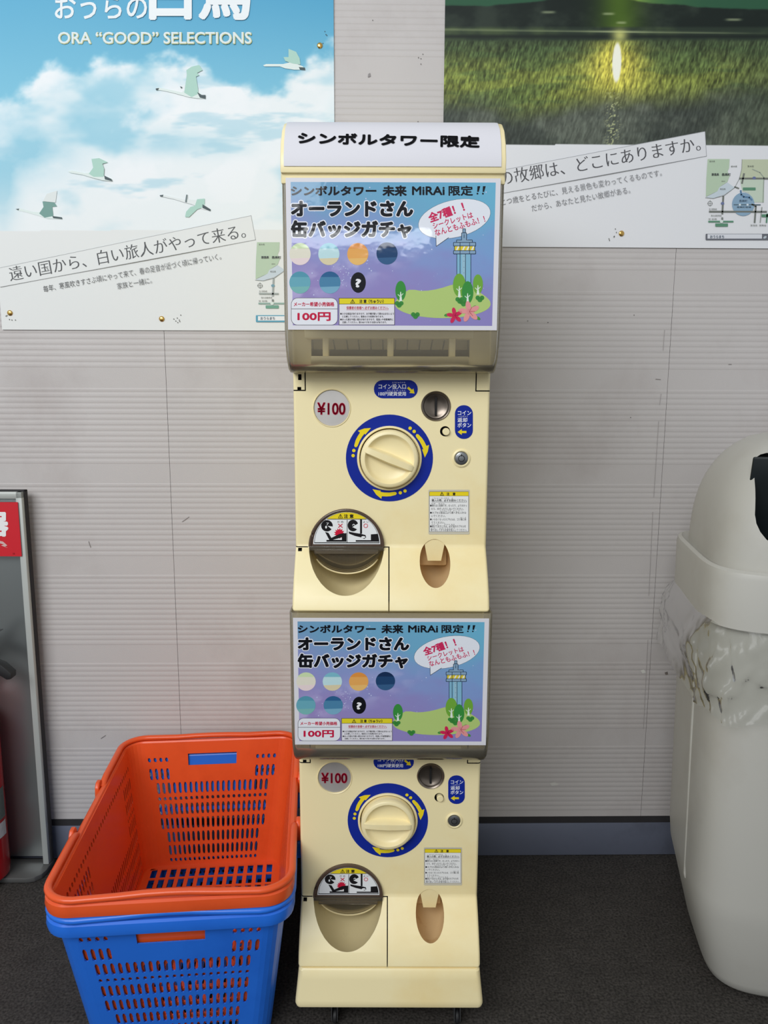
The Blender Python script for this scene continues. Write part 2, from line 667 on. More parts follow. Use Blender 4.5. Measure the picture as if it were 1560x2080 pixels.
def panel_profile():
    pts = []
    k = -6
    z_lo, z_hi = BASE_TOP + 0.006, 2.69
    prof = []
    while ZB + k * PER < z_hi + 0.3:
        top = ZB + k * PER
        prof += [(top - BAND, 0.0), (top, 0.0)]
        n = 14
        p = (PER - BAND) / n
        for i in range(n):
            b = top + i * p
            if 0 < i:
                prof += [(b + 0.002, 0.0)]
            prof += [(b + p * 0.34, 0.0), (b + p * 0.54, -0.00045), (b + p * 0.86, -0.00045)]
        k += 1
    prof.sort()
    prof = [q for q in prof if z_lo < q[0] < z_hi]
    return [(z_lo, 0.0)] + prof + [(z_hi, 0.0)]


seam_r, seam_l = WP(1350, 880).x, WP(347, 1000).x
pw = seam_r - seam_l
xs = [-2.6, seam_l - pw, seam_l, seam_r, seam_r + pw, 2.6]
prof = panel_profile()
for x0, x1 in zip(xs, xs[1:]):
    a, b = x0 + 0.0004, x1 - 0.0004
    v, f = [], []
    for x in (a, b):
        for z, d in prof:
            v.append((x, WALL_Y - d if False else WALL_Y + d, z))
    n = len(prof)
    for i in range(n - 1):
        f.append((i, n + i, n + i + 1, i + 1))
    # returns to the backing at all four edges
    for x in (a, b):
        v += [(x, WALL_Y + 0.0115, prof[0][0]), (x, WALL_Y + 0.0115, prof[-1][0])]
    f += [(0, 2 * n, 2 * n + 2, n), (n - 1, 2 * n - 1, 2 * n + 3, 2 * n + 1)]
    f += [(0, n - 1, 2 * n + 1, 2 * n), (n, 2 * n + 2, 2 * n + 3, 2 * n - 1)]
    me = bpy.data.meshes.new('panel')
    me.from_pydata(v, [], f)
    me.materials.append(M_WALL)
    link('panel', me, wall)

bb = link('baseboard_back', bm_mesh(add_box(bmesh.new(), -2.6, 2.6, WALL_Y - 0.003, WALL_Y + 0.0118, 0.001, WP(1160, 1671).z, 0.001), 'baseboard_back', M_BASEB), kind='structure')
bt = link('gap_strip', bm_mesh(add_box(bmesh.new(), -2.6, 2.6, WALL_Y - 0.001, WALL_Y + 0.0118, WP(1160, 1671).z + 0.0004, BASE_TOP + 0.0055), 'gap_strip', M_SEAM), bb)
fl = link('floor', bm_mesh(add_box(bmesh.new(), -2.6, 2.6, -3.2, WALL_Y + 0.06, -0.05, 0.0), 'floor', M_FLOOR), kind='structure')

# scuffs on the wall
sc = Print(lambda x, y, l: WP(x, y, WALL_Y - 0.0012 - l * 0.0001))
sc.poly([(1116, 1591), (1126, 1589), (1136, 1592), (1132, 1595), (1121, 1596)], rgb(214, 212, 206))
sc.poly([(1301, 1362), (1308, 1360), (1312, 1366), (1305, 1368)], rgb(214, 212, 206))
sc.poly([(1350, 1366), (1356, 1364), (1357, 1370), (1352, 1371)], rgb(120, 112, 106))
sc.poly([(748, 150), (752, 148), (753, 155), (747, 157)], rgb(146, 142, 142))
for x, y in ((850, 117), (855, 119), (859, 110), (855, 130), (849, 247), (1113, 655), (1072, 652), (1288, 640), (1281, 848), (757, 41)):
    sc.ell(x, y, 1.1, 1.1, rgb(110, 106, 104), n=8)
for a, b in (((1350, 670), (1347, 712)), ((1343, 800), (1340, 822)), ((1338, 856), (1328, 1010)), ((1326, 1040), (1318, 1210)), ((1316, 1300), (1307, 1480))):
    sc.line([a, b], 1.0, rgb(166, 160, 158))
for a, b in (((1332, 770), (1342, 771)), ((1480, 740), (1486, 740)), ((370, 1060), (384, 1050)), ((180, 1100), (184, 1112)), ((205, 1500), (214, 1494))):
    sc.line([a, b], 1.2, rgb(140, 134, 132))
sc.build('scuff_marks', M_PRINT, wall)['kind'] = 'stuff'


# ================================================================ WALL POSTERS
def poster(name, label, x0, x1, z0, z1, colour, res):
    org = Vector(((x0 + x1) / 2, WALL_Y - 0.0035, z0))
    e = bpy.data.objects.new(name, None)
    COL.objects.link(e)
    e.location = org
    e['label'], e['category'], e['group'] = label, 'poster', 'posters pinned to the wall'

    def at(X, Z):
        u = (X - x0) / (x1 - x0)
        w = (Z - z0) / (z1 - z0)
        Y = WALL_Y - 0.0032 - 0.0009 * np.sin(u * 9 + w * 4) * np.sin(w * 7)
        return np.stack([X, Y, Z], -1)
    nx, nz = int((x1 - x0) / res), int((z1 - z0) / res)
    picture('printed_sheet', x0, x1, z0, z1, nx, nz, at, colour, M_PRINT, e, org)
    # paper behind the print gives the sheet its thickness
    bm = add_box(bmesh.new(), x0, x1, WALL_Y - 0.0021, WALL_Y - 0.0016, z0, z1)
    link('paper_backing', bm_mesh(bm, 'paper_backing', M_PAPER, org), e)
    return e, org


def wmap(x, y, l):
    return WP(x, y, WALL_Y - 0.0043 - l * 0.0002)


def left_picture(x, y):
    n1 = fbm(x / 95.0 + 3, y / 75.0 + 8, 11, 6)
    n2 = fbm(x / 210.0 + 9, y / 120.0 + 2, 23, 5)
    n3 = fbm(x / 55.0, y / 38.0, 37, 5)
    sky = mixc(C(70, 158, 200), C(140, 204, 226), sstep(-140, 330, y))
    sky = mixc(sky, C(120, 196, 222), sstep(480, 60, x) * 0.25)
    top = np.interp(x, [-60, 0, 55, 100, 190, 250, 330, 400, 455, 520, 575, 620, 690], [236, 214, 180, 150, 136, 128, 120, 142, 172, 176, 158, 122, 92])
    m = sstep(-10, 26, (y - top) + (n1 - 0.5) * 110 + (n3 - 0.5) * 50)
    inner = mixc(C(238, 244, 246), C(150, 206, 226), sstep(0.50, 0.70, n2) * 0.8)
    inner = mixc(inner, C(246, 248, 250), sstep(0.48, 0.66, n1) * 0.65)
    g = np.exp(-(((x - 50) / 90.0) ** 2 + ((y - 300) / 60.0) ** 2))
    g2 = np.exp(-(((x - 175) / 60.0) ** 2 + ((y - 215) / 40.0) ** 2)) * 0.5
    g3 = np.exp(-(((x - 5) / 30.0) ** 2 + ((y - 400) / 80.0) ** 2))
    g4 = np.exp(-(((x - 330) / 150.0) ** 2 + ((y - 290) / 25.0) ** 2)) * 0.55
    blue = np.clip((g + g2 + g3 + g4) * (0.55 + 1.0 * (n3 - 0.3)), 0, 0.85)
    inner = mixc(inner, C(138, 200, 222), blue)
    inner = mixc(inner, C(238, 243, 243), sstep(330, 470, y) * 0.6)
    edge = sstep(640, 690, x) * sstep(140, 280, y) * 0.5
    inner = mixc(inner, C(190, 224, 232), edge)
    inner = mixc(inner, C(160, 208, 226), sstep(0.60, 0.74, fbm(x / 150.0 + 1, y / 34.0 + 6, 71, 5)) * 0.55 * sstep(470, 380, y))
    im = mixc(sky, inner, m)
    yb = 467.5 - (x - 280) * 0.006
    im = np.where((y > yb)[..., None], C(232, 234, 232) + 0 * im, im)
    return srgb(im * 1.0)


pz = WP(300, 671).z
e, org = poster('wall_poster', 'poster of white swans flying past clouds in blue sky', WP(6, 672).x, WP(679, 200).x, pz, 2.16, left_picture, 0.0019)
POSTER_L = e
T = Print(wmap)
T.text('おうらの', 112, -9, 298, 38, rgb(236, 242, 244), off=0.016)
T.text('白鳥', 306, -66, 508, 37, rgb(240, 245, 247), off=0.035)
T.build('lettering', M_PRINT, e, org)
T = Print(wmap)
T.text('ORA “GOOD” SELECTIONS', 119, 66, 511, 89, rgb(206, 208, 150), off=0.03, lay=2)
T.text('ORA “GOOD” SELECTIONS', 118, 65, 510, 88, rgb(226, 236, 236), off=0.012, lay=3)
T.build('lettering', M_PRINT, e, org)
T = Print(wmap)
DK = rgb(84, 86, 88)
# the tilted box that overlaps the picture
T.poly([(0, 544), (510, 438), (519, 487), (0, 583)], rgb(232, 234, 232), 1)
T.line([(0, 544), (510, 438), (519, 487), (0, 583)], 0.9, rgb(176, 178, 178), 2)
T.text('遠い国から、白い旅人がやって来る。', 0, 0, 0, 0, DK, 3, off=-0.012, A=(21, 572), B=(500, 483), h=30, pen=(0, 0.8))
T.text('毎年、寒風吹きすさぶ頃にやって来て、春の足音が近づく頃に帰っていく。', 0, 0, 0, 0, DK, 3, off=-0.006, A=(89, 594), B=(450, 527), h=13.5, pen=(0,))
T.text('家族と一緒に。', 0, 0, 0, 0, DK, 3, off=-0.006, A=(239, 588), B=(309, 575), h=13, pen=(0,))
T.build('lettering', M_PRINT, e, org)


def swan(name, pieces):
    T = Print(wmap, lambda x, y: (x / 2.261, y / 2.261))
    for i, (pts, c) in enumerate(pieces):
        T.poly(pts, c, 1 + 0.5 * i)
    T.build(name, M_PRINT, POSTER_L, org)


WH, WG, GY, DG = rgb(226, 238, 234), rgb(176, 214, 200), rgb(150, 170, 172), rgb(74, 88, 92)
swan('swan_print', [([(715, 405), (730, 402), (790, 414), (835, 424), (850, 410), (905, 420), (940, 440), (944, 452), (910, 452), (870, 447), (830, 436), (785, 424), (735, 414), (716, 414)], WH),
                    ([(846, 425), (858, 345), (856, 322), (880, 306), (915, 298), (930, 322), (905, 335), (915, 345), (900, 352), (908, 400), (912, 430), (880, 446)], WG),
                    ([(905, 422), (926, 436), (944, 436), (944, 454), (918, 448)], DG), ([(826, 396), (838, 400), (832, 406)], DG), ([(715, 406), (730, 404), (726, 414), (716, 414)], DG)])
swan('swan_print', [([(1208, 300), (1222, 294), (1300, 294), (1340, 284), (1390, 304), (1402, 320), (1350, 320), (1310, 314), (1285, 305), (1215, 305)], WH),
                    ([(1302, 262), (1325, 262), (1325, 224), (1360, 238), (1376, 268), (1380, 296), (1345, 292), (1310, 280)], WG),
                    ([(1372, 308), (1400, 310), (1402, 322), (1378, 320)], DG)])
swan('swan_print', [([(312, 788), (330, 783), (390, 795), (430, 790), (480, 808), (514, 822), (515, 832), (470, 828), (420, 815), (380, 803), (325, 794)], WH),
                    ([(408, 798), (428, 770), (420, 730), (455, 726), (495, 745), (470, 752), (478, 775), (476, 812), (430, 812)], WG),
                    ([(478, 806), (512, 822), (516, 832), (482, 824)], DG)])
swan('swan_print', [([(72, 962), (90, 956), (150, 972), (190, 975), (240, 988), (285, 998), (286, 1007), (215, 1004), (180, 992), (120, 975), (80, 966)], WH),
                    ([(180, 980), (200, 950), (195, 925), (250, 930), (262, 948), (240, 950), (245, 992), (205, 1000)], rgb(120, 160, 152)),
                    ([(197, 924), (215, 890), (262, 875), (255, 930)], rgb(226, 232, 230)),
                    ([(240, 992), (284, 998), (286, 1006), (245, 1002)], DG), ([(72, 960), (88, 958), (84, 966)], DG)])
swan('swan_print', [([(733, 899), (750, 893), (800, 906), (855, 918), (858, 893), (862, 893), (862, 915), (900, 918), (945, 940), (970, 966), (935, 962), (880, 938), (852, 931), (800, 915), (740, 902)], rgb(232, 238, 238)),
                    ([(895, 945), (905, 915), (940, 912), (940, 945), (925, 955), (905, 962), (868, 997), (850, 996), (855, 972), (875, 950)], WG),
                    ([(930, 938), (968, 962), (966, 970), (930, 955)], DG), ([(733, 897), (750, 894), (748, 903), (735, 902)], DG), ([(855, 894), (861, 894), (858, 930), (850, 928)], rgb(110, 124, 126))])


def map_print(e, org, sx, full):
    """the little road map printed at the foot of a poster; sx maps map units to the drawing"""
    T = Print(wmap, sx)
    GR, GN, GB = rgb(118, 122, 116), rgb(96, 146, 118), rgb(142, 172, 196)
    T.poly([(365, 225), (800, 225), (790, 400), (760, 470), (800, 560), (755, 680), (600, 780), (560, 860), (330, 970), (340, 600)], rgb(186, 206, 180), 1)
    T.poly([(600, 780), (760, 690), (900, 790), (700, 930), (480, 1000), (330, 985), (560, 860)], rgb(202, 214, 222), 1)
    arc = [(1045, 230), (1040, 420), (990, 620), (900, 790), (690, 950), (480, 1003), (320, 990)]
    if full:
        T.poly([(1050, 232), (1700, 232), (1700, 600), (1000, 600), (1035, 420)], rgb(196, 204, 176), 1)
        T.poly([(1000, 620), (1480, 600), (1480, 1080), (1290, 1080), (1180, 900), (1050, 860)], rgb(200, 214, 196), 1)
        T.ell(1070, 1120, 222, 232, GB, 2)
        T.line([(1000, 610), (1700, 610)], 34, GR, 3)
        T.line([(1085, 515), (1045, 705)], 34, GR, 3)
        T.line([(900, 775), (980, 805)], 26, GR, 3)
        T.line([(1250, 425), (1400, 490), (1480, 590), (1460, 1080)], 16, rgb(158, 168, 156), 3)
        T.line([(1020, 850), (1030, 930), (1080, 975), (1190, 985), (1240, 1035)], 34, rgb(96, 132, 166), 3)
        T.line([(885, 1130), (1410, 1130)], 20, rgb(92, 112, 124), 3)
        T.ell(1003, 1130, 22, 22, rgb(214, 226, 232), 4)
        T.ell(1155, 1130, 22, 22, rgb(214, 226, 232), 4)
        T.line([(1240, 1120), (1320, 1160), (1295, 1480)], 32, GR, 3)
        T.line([(400, 1265), (1530, 1268)], 34, GR, 3)
        T.line([(1440, 1180), (1405, 1480)], 18, rgb(150, 156, 150), 3)
        T.line([(1545, 1310), (1530, 1480)], 30, GN, 3)
        T.rrect(1062, 788, 1315, 845, 8, GN, 3)
        T.rrect(1435, 1318, 1700, 1375, 8, GN, 3)
        T.ell(1287, 600, 36, 28, rgb(110, 120, 160), 4)
        T.text('邑楽町', 995, 1030, 1150, 1075, rgb(88, 110, 130), 5, 0.02)
        T.text('邑楽町役場', 948, 1162, 1225, 1192, rgb(70, 86, 98), 5, 0.02)
        T.text('至太田', 1155, 350, 1275, 385, GR, 4, 0.01)
        T.text('至羽生  至熊谷  至東京', 1212, 1520, 1700, 1555, GR, 4, 0.01)
        T.text('栃木県', 828, 352, 948, 388, GR, 4, 0.01)
        T.rrect(325, 1705, 1700, 1830, 16, rgb(110, 112, 120), 2)
        T.rect(362, 1712, 1440, 1800, rgb(222, 224, 230), 3)
        T.ell(1500, 1775, 36, 22, rgb(190, 200, 206), 3, -30)
    else:
        T.line([(400, 1265), (760, 1268)], 34, rgb(160, 168, 164), 3)
        T.rrect(325, 1700, 900, 1840, 16, rgb(96, 164, 188), 2)
        T.rect(365, 1720, 900, 1808, rgb(236, 238, 240), 3)
    LN = rgb(128, 134, 130)
    T.line(arc, 7, LN, 3)
    T.line([(675, 960), (655, 1310)], 34, GR if full else rgb(164, 172, 170), 3)
    T.ell(660, 1102, 34, 28, rgb(112, 122, 160) if full else rgb(120, 160, 176), 4)
    T.ring(412, 1103, 44, 7, LN, 3)
    T.line([(412, 1035), (412, 1160)], 6, LN, 3)
    T.line([(360, 1103), (462, 1103)], 6, LN, 3)
    T.rrect(636, 1378, 672, 1424, 4, LN, 4)
    T.line([(385, 1463), (868, 1463)], 32, GN if full else rgb(148, 176, 166), 3)
    T.ell(640, 1462, 32, 32, rgb(222, 232, 226), 4)
    T.rrect(516, 1500, 766, 1562, 8, GN if full else rgb(116, 166, 146), 3)
    TX = rgb(84, 90, 88)
    T.text('群馬県', 445, 505, 588, 555, TX, 5, 0.03)
    T.text('邑楽町', 650, 505, 820, 555, TX, 5, 0.03)
    T.text('栃木県', 400, 252, 510, 288, GR, 5, 0.0)
    T.text('館林市', 640, 652, 712, 676, GR, 5, 0.0)
    T.text('埼玉県', 608, 800, 720, 838, GR, 5, 0.0)
    T.text('至 伊勢崎', 392, 1198, 545, 1235, GR, 5, 0.0)
    T.text('東北自動車道', 430, 1326, 640, 1362, GR, 5, 0.0)
    T.text('至 前橋', 380, 1396, 545, 1430, GR, 5, 0.0)
    T.text('おうらまち', 415, 1735, 690, 1792, rgb(80, 96, 112), 5, 0.02)
    T.build('map_print', M_PRINT, e, org)


map_print(e, org, lambda x, y: (522 + (x - 365) / 9.458 * 1.0 + (y - 225) / 9.458 * 0.012, 492 + (y - 225) / 9.75 * 0.98), False)


def tack(x, y, label, yoff=0.0042):
    p = WP(x, y)
    q = p + Vector((0, -yoff, 0))
    o = bpy.data.objects.new('thumbtack', None)
    bm = bmesh.new()
    add_lathe_y(bm, 0, 0, [(0.0001, -0.0022), (0.0026, -0.0021), (0.0046, -0.0014), (0.0054, -0.0004), (0.0050, 0.0), (0.0008, 0.0002), (0.0008, 0.0046)], 20)
    me = bm_mesh(bm, 'thumbtack', M_BRASS)
    o = link('thumbtack', me, None, q)
    o['label'], o['category'], o['group'] = label, 'thumbtack', 'brass thumbtacks holding the posters'
    return o


tack(650, 94.5, 'brass thumbtack in the blue sky at the upper edge of swan poster')
tack(22, 636, 'brass thumbtack at the lower corner of swan poster')
tack(329.5, 648, 'brass thumbtack in the middle of the white foot of swan poster')
tack(1261, 475, 'brass thumbtack in the white foot of the green rice field poster')

T = Print(wmap)
for x, y in ((12, 642), (19, 649), (24, 650), (31, 650), (14, 641), (353, 648), (357, 652), (361, 655), (364, 650), (367, 640), (360, 646), (365, 653), (662, 70), (664, 72), (660, 64), (656, 88)):
    T.ell(x, y, 0.9, 1.3, rgb(70, 70, 66), n=6)
T.build('pin_holes', M_PRINT, e, org)['kind'] = 'stuff'


def right_picture(x, y):
    n1 = fbm(x / 70.0, y / 50.0, 5, 5)
    n2 = fbm(x / 9.0 + 0.25 * y / 9, y / 26.0, 6, 4)
    n3 = fbm(x / 3.2 + 0.12 * y, y / 9.0, 8, 3)
    # sky
    im = mixc(C(44, 86, 62), C(96, 130, 62), np.exp(-((x - 1265) / 90.0) ** 2) * 0.9)
    glow = np.exp(-(((x - 1255) / 40.0) ** 2 + ((y + 10) / 55.0) ** 2))
    im = mixc(im, C(190, 210, 80), glow)
    # hills
    ridge = np.interp(x, [880, 940, 1000, 1060, 1110, 1180, 1240, 1300, 1340, 1390, 1450, 1500, 1600], [14, 12, 10, 8, 1, -14, -10, 2, 8, 10, 18, 18, 22]) + (n1 - 0.5) * 10
    h = sstep(-2, 2, y - ridge)
    hill = mixc(C(22, 32, 28), C(44, 54, 46), sstep(0.4, 0.7, n1))
    hill = mixc(hill, C(80, 110, 30), np.exp(-((x - 1258) / 45.0) ** 2) * 0.8)
    im = mixc(im, hill, h)
    for bx, by, bw in ((1114, 25, 14), (1236, 28, 12), (1262, 46, 10), (1490, 40, 16)):
        im = mixc(im, C(170, 180, 140), np.exp(-(((x - bx) / bw) ** 4 + ((y - by) / 2.6) ** 4)) * 0.6)
    # far paddies
    f = sstep(52, 58, y)
    pad = mixc(C(40, 52, 42), C(66, 80, 54), sstep(0.4, 0.7, n1))
    im = mixc(im, pad, f)
    ly = 60 + (x - 900) * 0.012
    im = mixc(im, C(176, 186, 140), np.exp(-((y - ly) / 1.6) ** 2) * (0.45 + 0.5 * np.exp(-((x - 1258) / 60.0) ** 2)) * sstep(1600, 1420, x))
    im = mixc(im, C(24, 32, 28), np.exp(-((y - 74) / 4.0) ** 2) * 0.85)
    # rice field
    fld = sstep(78, 86, y)
    base = mixc(C(74, 92, 62), C(128, 142, 74), sstep(78, 170, y))
    base = mixc(base, C(150, 162, 76), np.exp(-((y - 165) / 45.0) ** 2) * (0.75 - 0.35 * sstep(1400, 1560, x)))
    beam = np.exp(-((x - 1250) / (40.0 + 0.34 * np.abs(y - 70))) ** 2) * np.exp(-((y - 130) / 70.0) ** 2)
    base = mixc(base, C(206, 196, 84), np.clip(beam * 1.15, 0, 1))
    base = base * (0.80 + 0.2 * beam[..., None])
    base = mixc(base, C(70, 92, 56), sstep(0.50, 0.66, fbm(x / 90.0, y / 16.0, 61, 4)) * 0.45 * (1 - beam))
    lowdark = sstep(170, 235, y + 34 * (n1 - 0.5) + 26 * sstep(1290, 1560, x) - 26 * np.exp(-((x - 1080) / 90.0) ** 2))
    base = mixc(base, mixc(C(62, 68, 64), C(90, 96, 88), sstep(0.42, 0.66, n1)), lowdark * 0.95)
    rt = sstep(1380, 1600, x) * 0.45
    base = mixc(base, C(70, 84, 58), rt)
    n4 = fbm(x / 2.4 + 0.10 * y, y / 11.0, 9, 2)
    tex = (n2 - 0.5) * 50 + (n4 - 0.5) * 150
    base = base * (1 + (tex / 130.0)[..., None] * (0.9 - 0.45 * lowdark[..., None]))
    im = mixc(im, base, fld)
    # sun on the water
    im = mixc(im, C(222, 222, 130), np.exp(-(((x - 1259) / 16.0) ** 2 + ((y - 72) / 14.0) ** 2)) * 0.8)
    cx = 1253 - (y - 125) * 0.03
    im = mixc(im, C(250, 246, 228), sstep(1.25, 0.75, ((x - cx) / 9.0) ** 2 + ((y - 127) / 40.0) ** 2))
    sp = (vnoise(x / 2.6, y / 1.6, 77) > 0.74) * np.exp(-((x - 1245) / 14.0) ** 2) * sstep(170, 200, y)
    im = mixc(im, C(200, 206, 150), sp * 0.8)
    yb = 293 + (x - 900) * 0.004
    im = np.where((y > yb)[..., None], C(222, 223, 226) + 0 * im, im)
    return srgb(im * 1.04)


e2, org2 = poster('wall_poster', 'poster of sunlit green rice fields at sunset with dark hills', WP(902, 130).x, WP(902, 130).x + 0.728, WP(1200, 503).z, 2.16, right_picture, 0.0019)
T = Print(wmap)
T.poly([(960, 357), (1432, 267), (1435, 317), (968, 402)], rgb(227, 228, 231), 1)
T.line([(960, 357), (1432, 267), (1435, 317), (968, 402)], 0.9, rgb(168, 170, 174), 2)
T.text('の故郷は、どこにありますか。', 0, 0, 0, 0, rgb(84, 84, 88), 3, off=-0.012, A=(1018, 378), B=(1424, 306), h=31, pen=(0, 0.9))
T.text('ひとつ歳をとるたびに、見える景色も変わってくるものです。', 0, 0, 0, 0, rgb(120, 120, 124), 3, off=-0.006, A=(1006, 420), B=(1345, 357), h=14, pen=(0,))
T.text('だから、あなたと見たい故郷がある。', 0, 0, 0, 0, rgb(120, 120, 124), 3, off=-0.006, A=(1081, 430), B=(1281, 392), h=14, pen=(0,))
T.build('lettering', M_PRINT, e2, org2)
map_print(e2, org2, lambda x, y: (1400 + x / 9.75, 300 + y / 9.75), True)
T = Print(wmap)
for x, y in ((1237, 485), (1238, 488), (1247, 481), (1248, 480), (1252, 472), (1250, 465)):
    T.ell(x, y, 0.9, 1.6, rgb(110, 110, 104), n=6)
T.build('pin_holes', M_PRINT, e2, org2)['kind'] = 'stuff'

# ================================================================ CAPSULE MACHINES
YF, YC = 1.185, 1.108               # front face of the body, front of the clear cover
XM = CP(795, 900, YF).x             # centre line
HW = 0.150
DZ = 0.607                          # height of one unit
ZBOT = 0.7195
ZTOP = 1.3305
YBACK = 1.555
up = Root('capsule_machine', (XM, 1.35, ZBOT), 'upper cream capsule toy machine with white header sign, stacked on the other one', 'vending machine', 'stacked capsule toy machines')
ORG = up.org
FRONT = [(YF, ZTOP - 0.0047), (YF, 0.809), (1.168, 0.790), (1.148, 0.765), (1.133, 0.742), (1.126, ZBOT), (YBACK, ZBOT), (YBACK, ZTOP - 0.0047)]


def fz(x, y):
    return CP(x, y, YF)


def make_body():
    me = bm_mesh(add_prism(bmesh.new(), FRONT, XM - HW, XM + HW, 'x', 0.0045, 3, 30), 'body', [M_CREAM, M_CREAM3, M_CREAM2, M_BLACK])
    cut = []

    def cm(bm, m):
        cut.append(bm_mesh(bm, 'c', [m], sm=False))
    c = fz(704, 1110)
    bs = ellipsoid(bmesh.new(), (c.x, 1.188, 0.812), (0.0592, 0.092, 0.086))
    bmesh.ops.bisect_plane(bs, geom=bs.verts[:] + bs.edges[:] + bs.faces[:], plane_co=(0, 0, 0.8094), plane_no=(0, 0, 1), clear_outer=True)
    bmesh.ops.holes_fill(bs, edges=[e_ for e_ in bs.edges if e_.is_boundary])
    cm(bs, M_CREAM3)
    c = fz(882, 1140)
    cm(ellipsoid(bmesh.new(), (c.x, 1.190, 0.779), (0.0265, 0.062, 0.042)), M_CREAM2)
    for (x, y, r, d, m) in ((674, 829, 0.0285, 0.005, M_CREAM), (885.5, 825, 0.0228, 0.006, M_BRONZE), (904, 876, 0.0078, 0.012, M_BLACK), (937, 931, 0.0105, 0.006, M_BLACK), (790, 931, 0.0462, 0.006, M_BLACK)):
        c = fz(x, y)
        cm(add_lathe_y(bmesh.new(), c.x, c.z, [(0.0, YF - 0.02), (r, YF - 0.02), (r, YF + d), (0.0, YF + d)], 48), m)
    s = 0.0009
    a, b = fz(790, 1112), fz(597, 1112)
    cm(add_box(bmesh.new(), a.x - s, a.x + s, 1.10, 1.215, ZBOT - 0.01, 0.8085), M_BLACK)
    cm(add_box(bmesh.new(), XM - HW - 0.01, fz(626, 1112).x, YF - 0.05, YF + 0.005, 0.8075, 0.8090), M_BLACK)
    cm(add_box(bmesh.new(), fz(778, 1112).x, a.x + s, YF - 0.05, YF + 0.005, 0.8075, 0.8090), M_BLACK)
    zt, zn = 1.09, fz(620, 793).z
    xl, xr = fz(620, 780).x, fz(967, 780).x
    cm(add_box(bmesh.new(), xl - s, xl + s, YF - 0.01, YF + 0.006, zn, zt), M_BLACK)
    cm(add_box(bmesh.new(), XM - HW - 0.01, xl + s, YF - 0.01, YF + 0.006, zn - s, zn + s), M_BLACK)
    cm(add_box(bmesh.new(), xr - s, xr + s, YF - 0.01, YF + 0.006, zn, zt), M_BLACK)
    cm(add_box(bmesh.new(), xr - s, XM + HW + 0.01, YF - 0.01, YF + 0.006, zn - s, zn + s), M_BLACK)
    for x, y, w, h in ((609, 766, 3.5, 6), (608, 789, 4, 3), (610, 1115, 4, 3)):
        p, q = fz(x - w, y - h), fz(x + w, y + h)
        cm(add_box(bmesh.new(), p.x, q.x, YF - 0.01, YF + 0.01, q.z, p.z), M_BLACK)
    # the hatch window behind the clear cover
    p, q = CP(634, 688, 1.20), CP(951, 726, 1.20)
    cm(add_box(bmesh.new(), p.x, q.x, YF - 0.02, 1.30, q.z, p.z), M_BROWN)
    res = boolean(me, cut, True)
    res.transform(Matrix.Translation(-ORG))
    return res


def part(name, bm, m, parent=None, sm=True, label=None, ang=35):
    return link(name, bm_mesh(bm, name, m, ORG, sm, ang), parent or up.e, label=label)


body = link('body', make_body(), up.e)


def fmap(x, y, l):                   # prints lying on the front face
    return CP(x, y, YF - 0.0003 - l * 0.00022)


def sticker(name, parent, draw, sc=None, m=None, mp=None, label=None):
    T = Print(mp or fmap, sc)
    draw(T)
    return T.build(name, m or M_STICKER, parent, ORG, label)


# price window
c = fz(674, 829)
b = part('price_window', add_lathe_y(bmesh.new(), c.x, c.z, [(0.0272, YF + 0.005), (0.0278, YF + 0.002), (0.0268, YF + 0.0012), (0.0225, YF + 0.0012), (0.0, YF + 0.0006)], 48), M_CHROME, label='round silver price window')
sticker('price_lettering', b, lambda T: T.text('¥100', 645, 818, 701, 842, rgb(196, 24, 62), 0, off=0.028), mp=lambda x, y, l: CP(x, y, YF + 0.0002))
b2 = part('window_rim', add_lathe_y(bmesh.new(), c.x, c.z, [(0.0272, YF + 0.004), (0.0276, YF - 0.0008), (0.0284, YF - 0.0014), (0.0290, YF - 0.0006), (0.0290, YF + 0.002)], 48), M_CREAM)
# coin slot
c = fz(885.5, 825)
b = part('coin_slot', add_lathe_y(bmesh.new(), c.x, c.z, [(0.0222, YF + 0.006), (0.0226, YF - 0.001), (0.0215, YF - 0.0022), (0.0195, YF - 0.0012), (0.0182, YF + 0.001), (0.0172, YF + 0.0012), (0.015, YF + 0.0030), (0.008, YF + 0.0045), (0.0, YF + 0.005)], 48), M_BRONZE, label='round bronze coin slot')
part('slot_opening', add_box(bmesh.new(), c.x - 0.0016, c.x + 0.0016, YF - 0.0012, YF + 0.004, c.z - 0.0135, c.z + 0.0135, 0.0003, 1), M_BLACK, b)
# coin return button
c = fz(906, 876)
part('return_button', add_lathe_y(bmesh.new(), c.x, c.z - 0.0006, [(0.0056, YF + 0.011), (0.0056, YF - 0.0035), (0.0048, YF - 0.0045), (0.0, YF - 0.0047)], 24), M_CREAM)
# lock
c = fz(937, 931)
lk = part('lock', add_lathe_y(bmesh.new(), c.x, c.z, [(0.0144, YF + 0.001), (0.0140, YF - 0.0012), (0.0118, YF - 0.0024), (0.0104, YF - 0.0010), (0.0102, YF + 0.004)], 36), M_CREAM)
part('lock_cylinder', add_lathe_y(bmesh.new(), c.x, c.z, [(0.0101, YF + 0.005), (0.0101, YF - 0.001), (0.0096, YF - 0.0022), (0.0072, YF - 0.0030), (0.0, YF - 0.0032)], 36), M_STEEL, lk)
bm = bmesh.new()
add_lathe_y(bm, c.x, c.z, [(0.0052, YF - 0.0028), (0.0052, YF - 0.0036), (0.0042, YF - 0.0036), (0.0042, YF - 0.0028)], 24)
add_box(bm, c.x - 0.0006, c.x + 0.0006, YF - 0.0037, YF - 0.003, c.z + 0.0034, c.z + 0.0068)
part('key_ring_slot', bm, M_BLACK, lk)

# knob ring and knob
KC = fz(791, 931)
YEL, BLU = rgb(238, 214, 40), rgb(22, 44, 150)


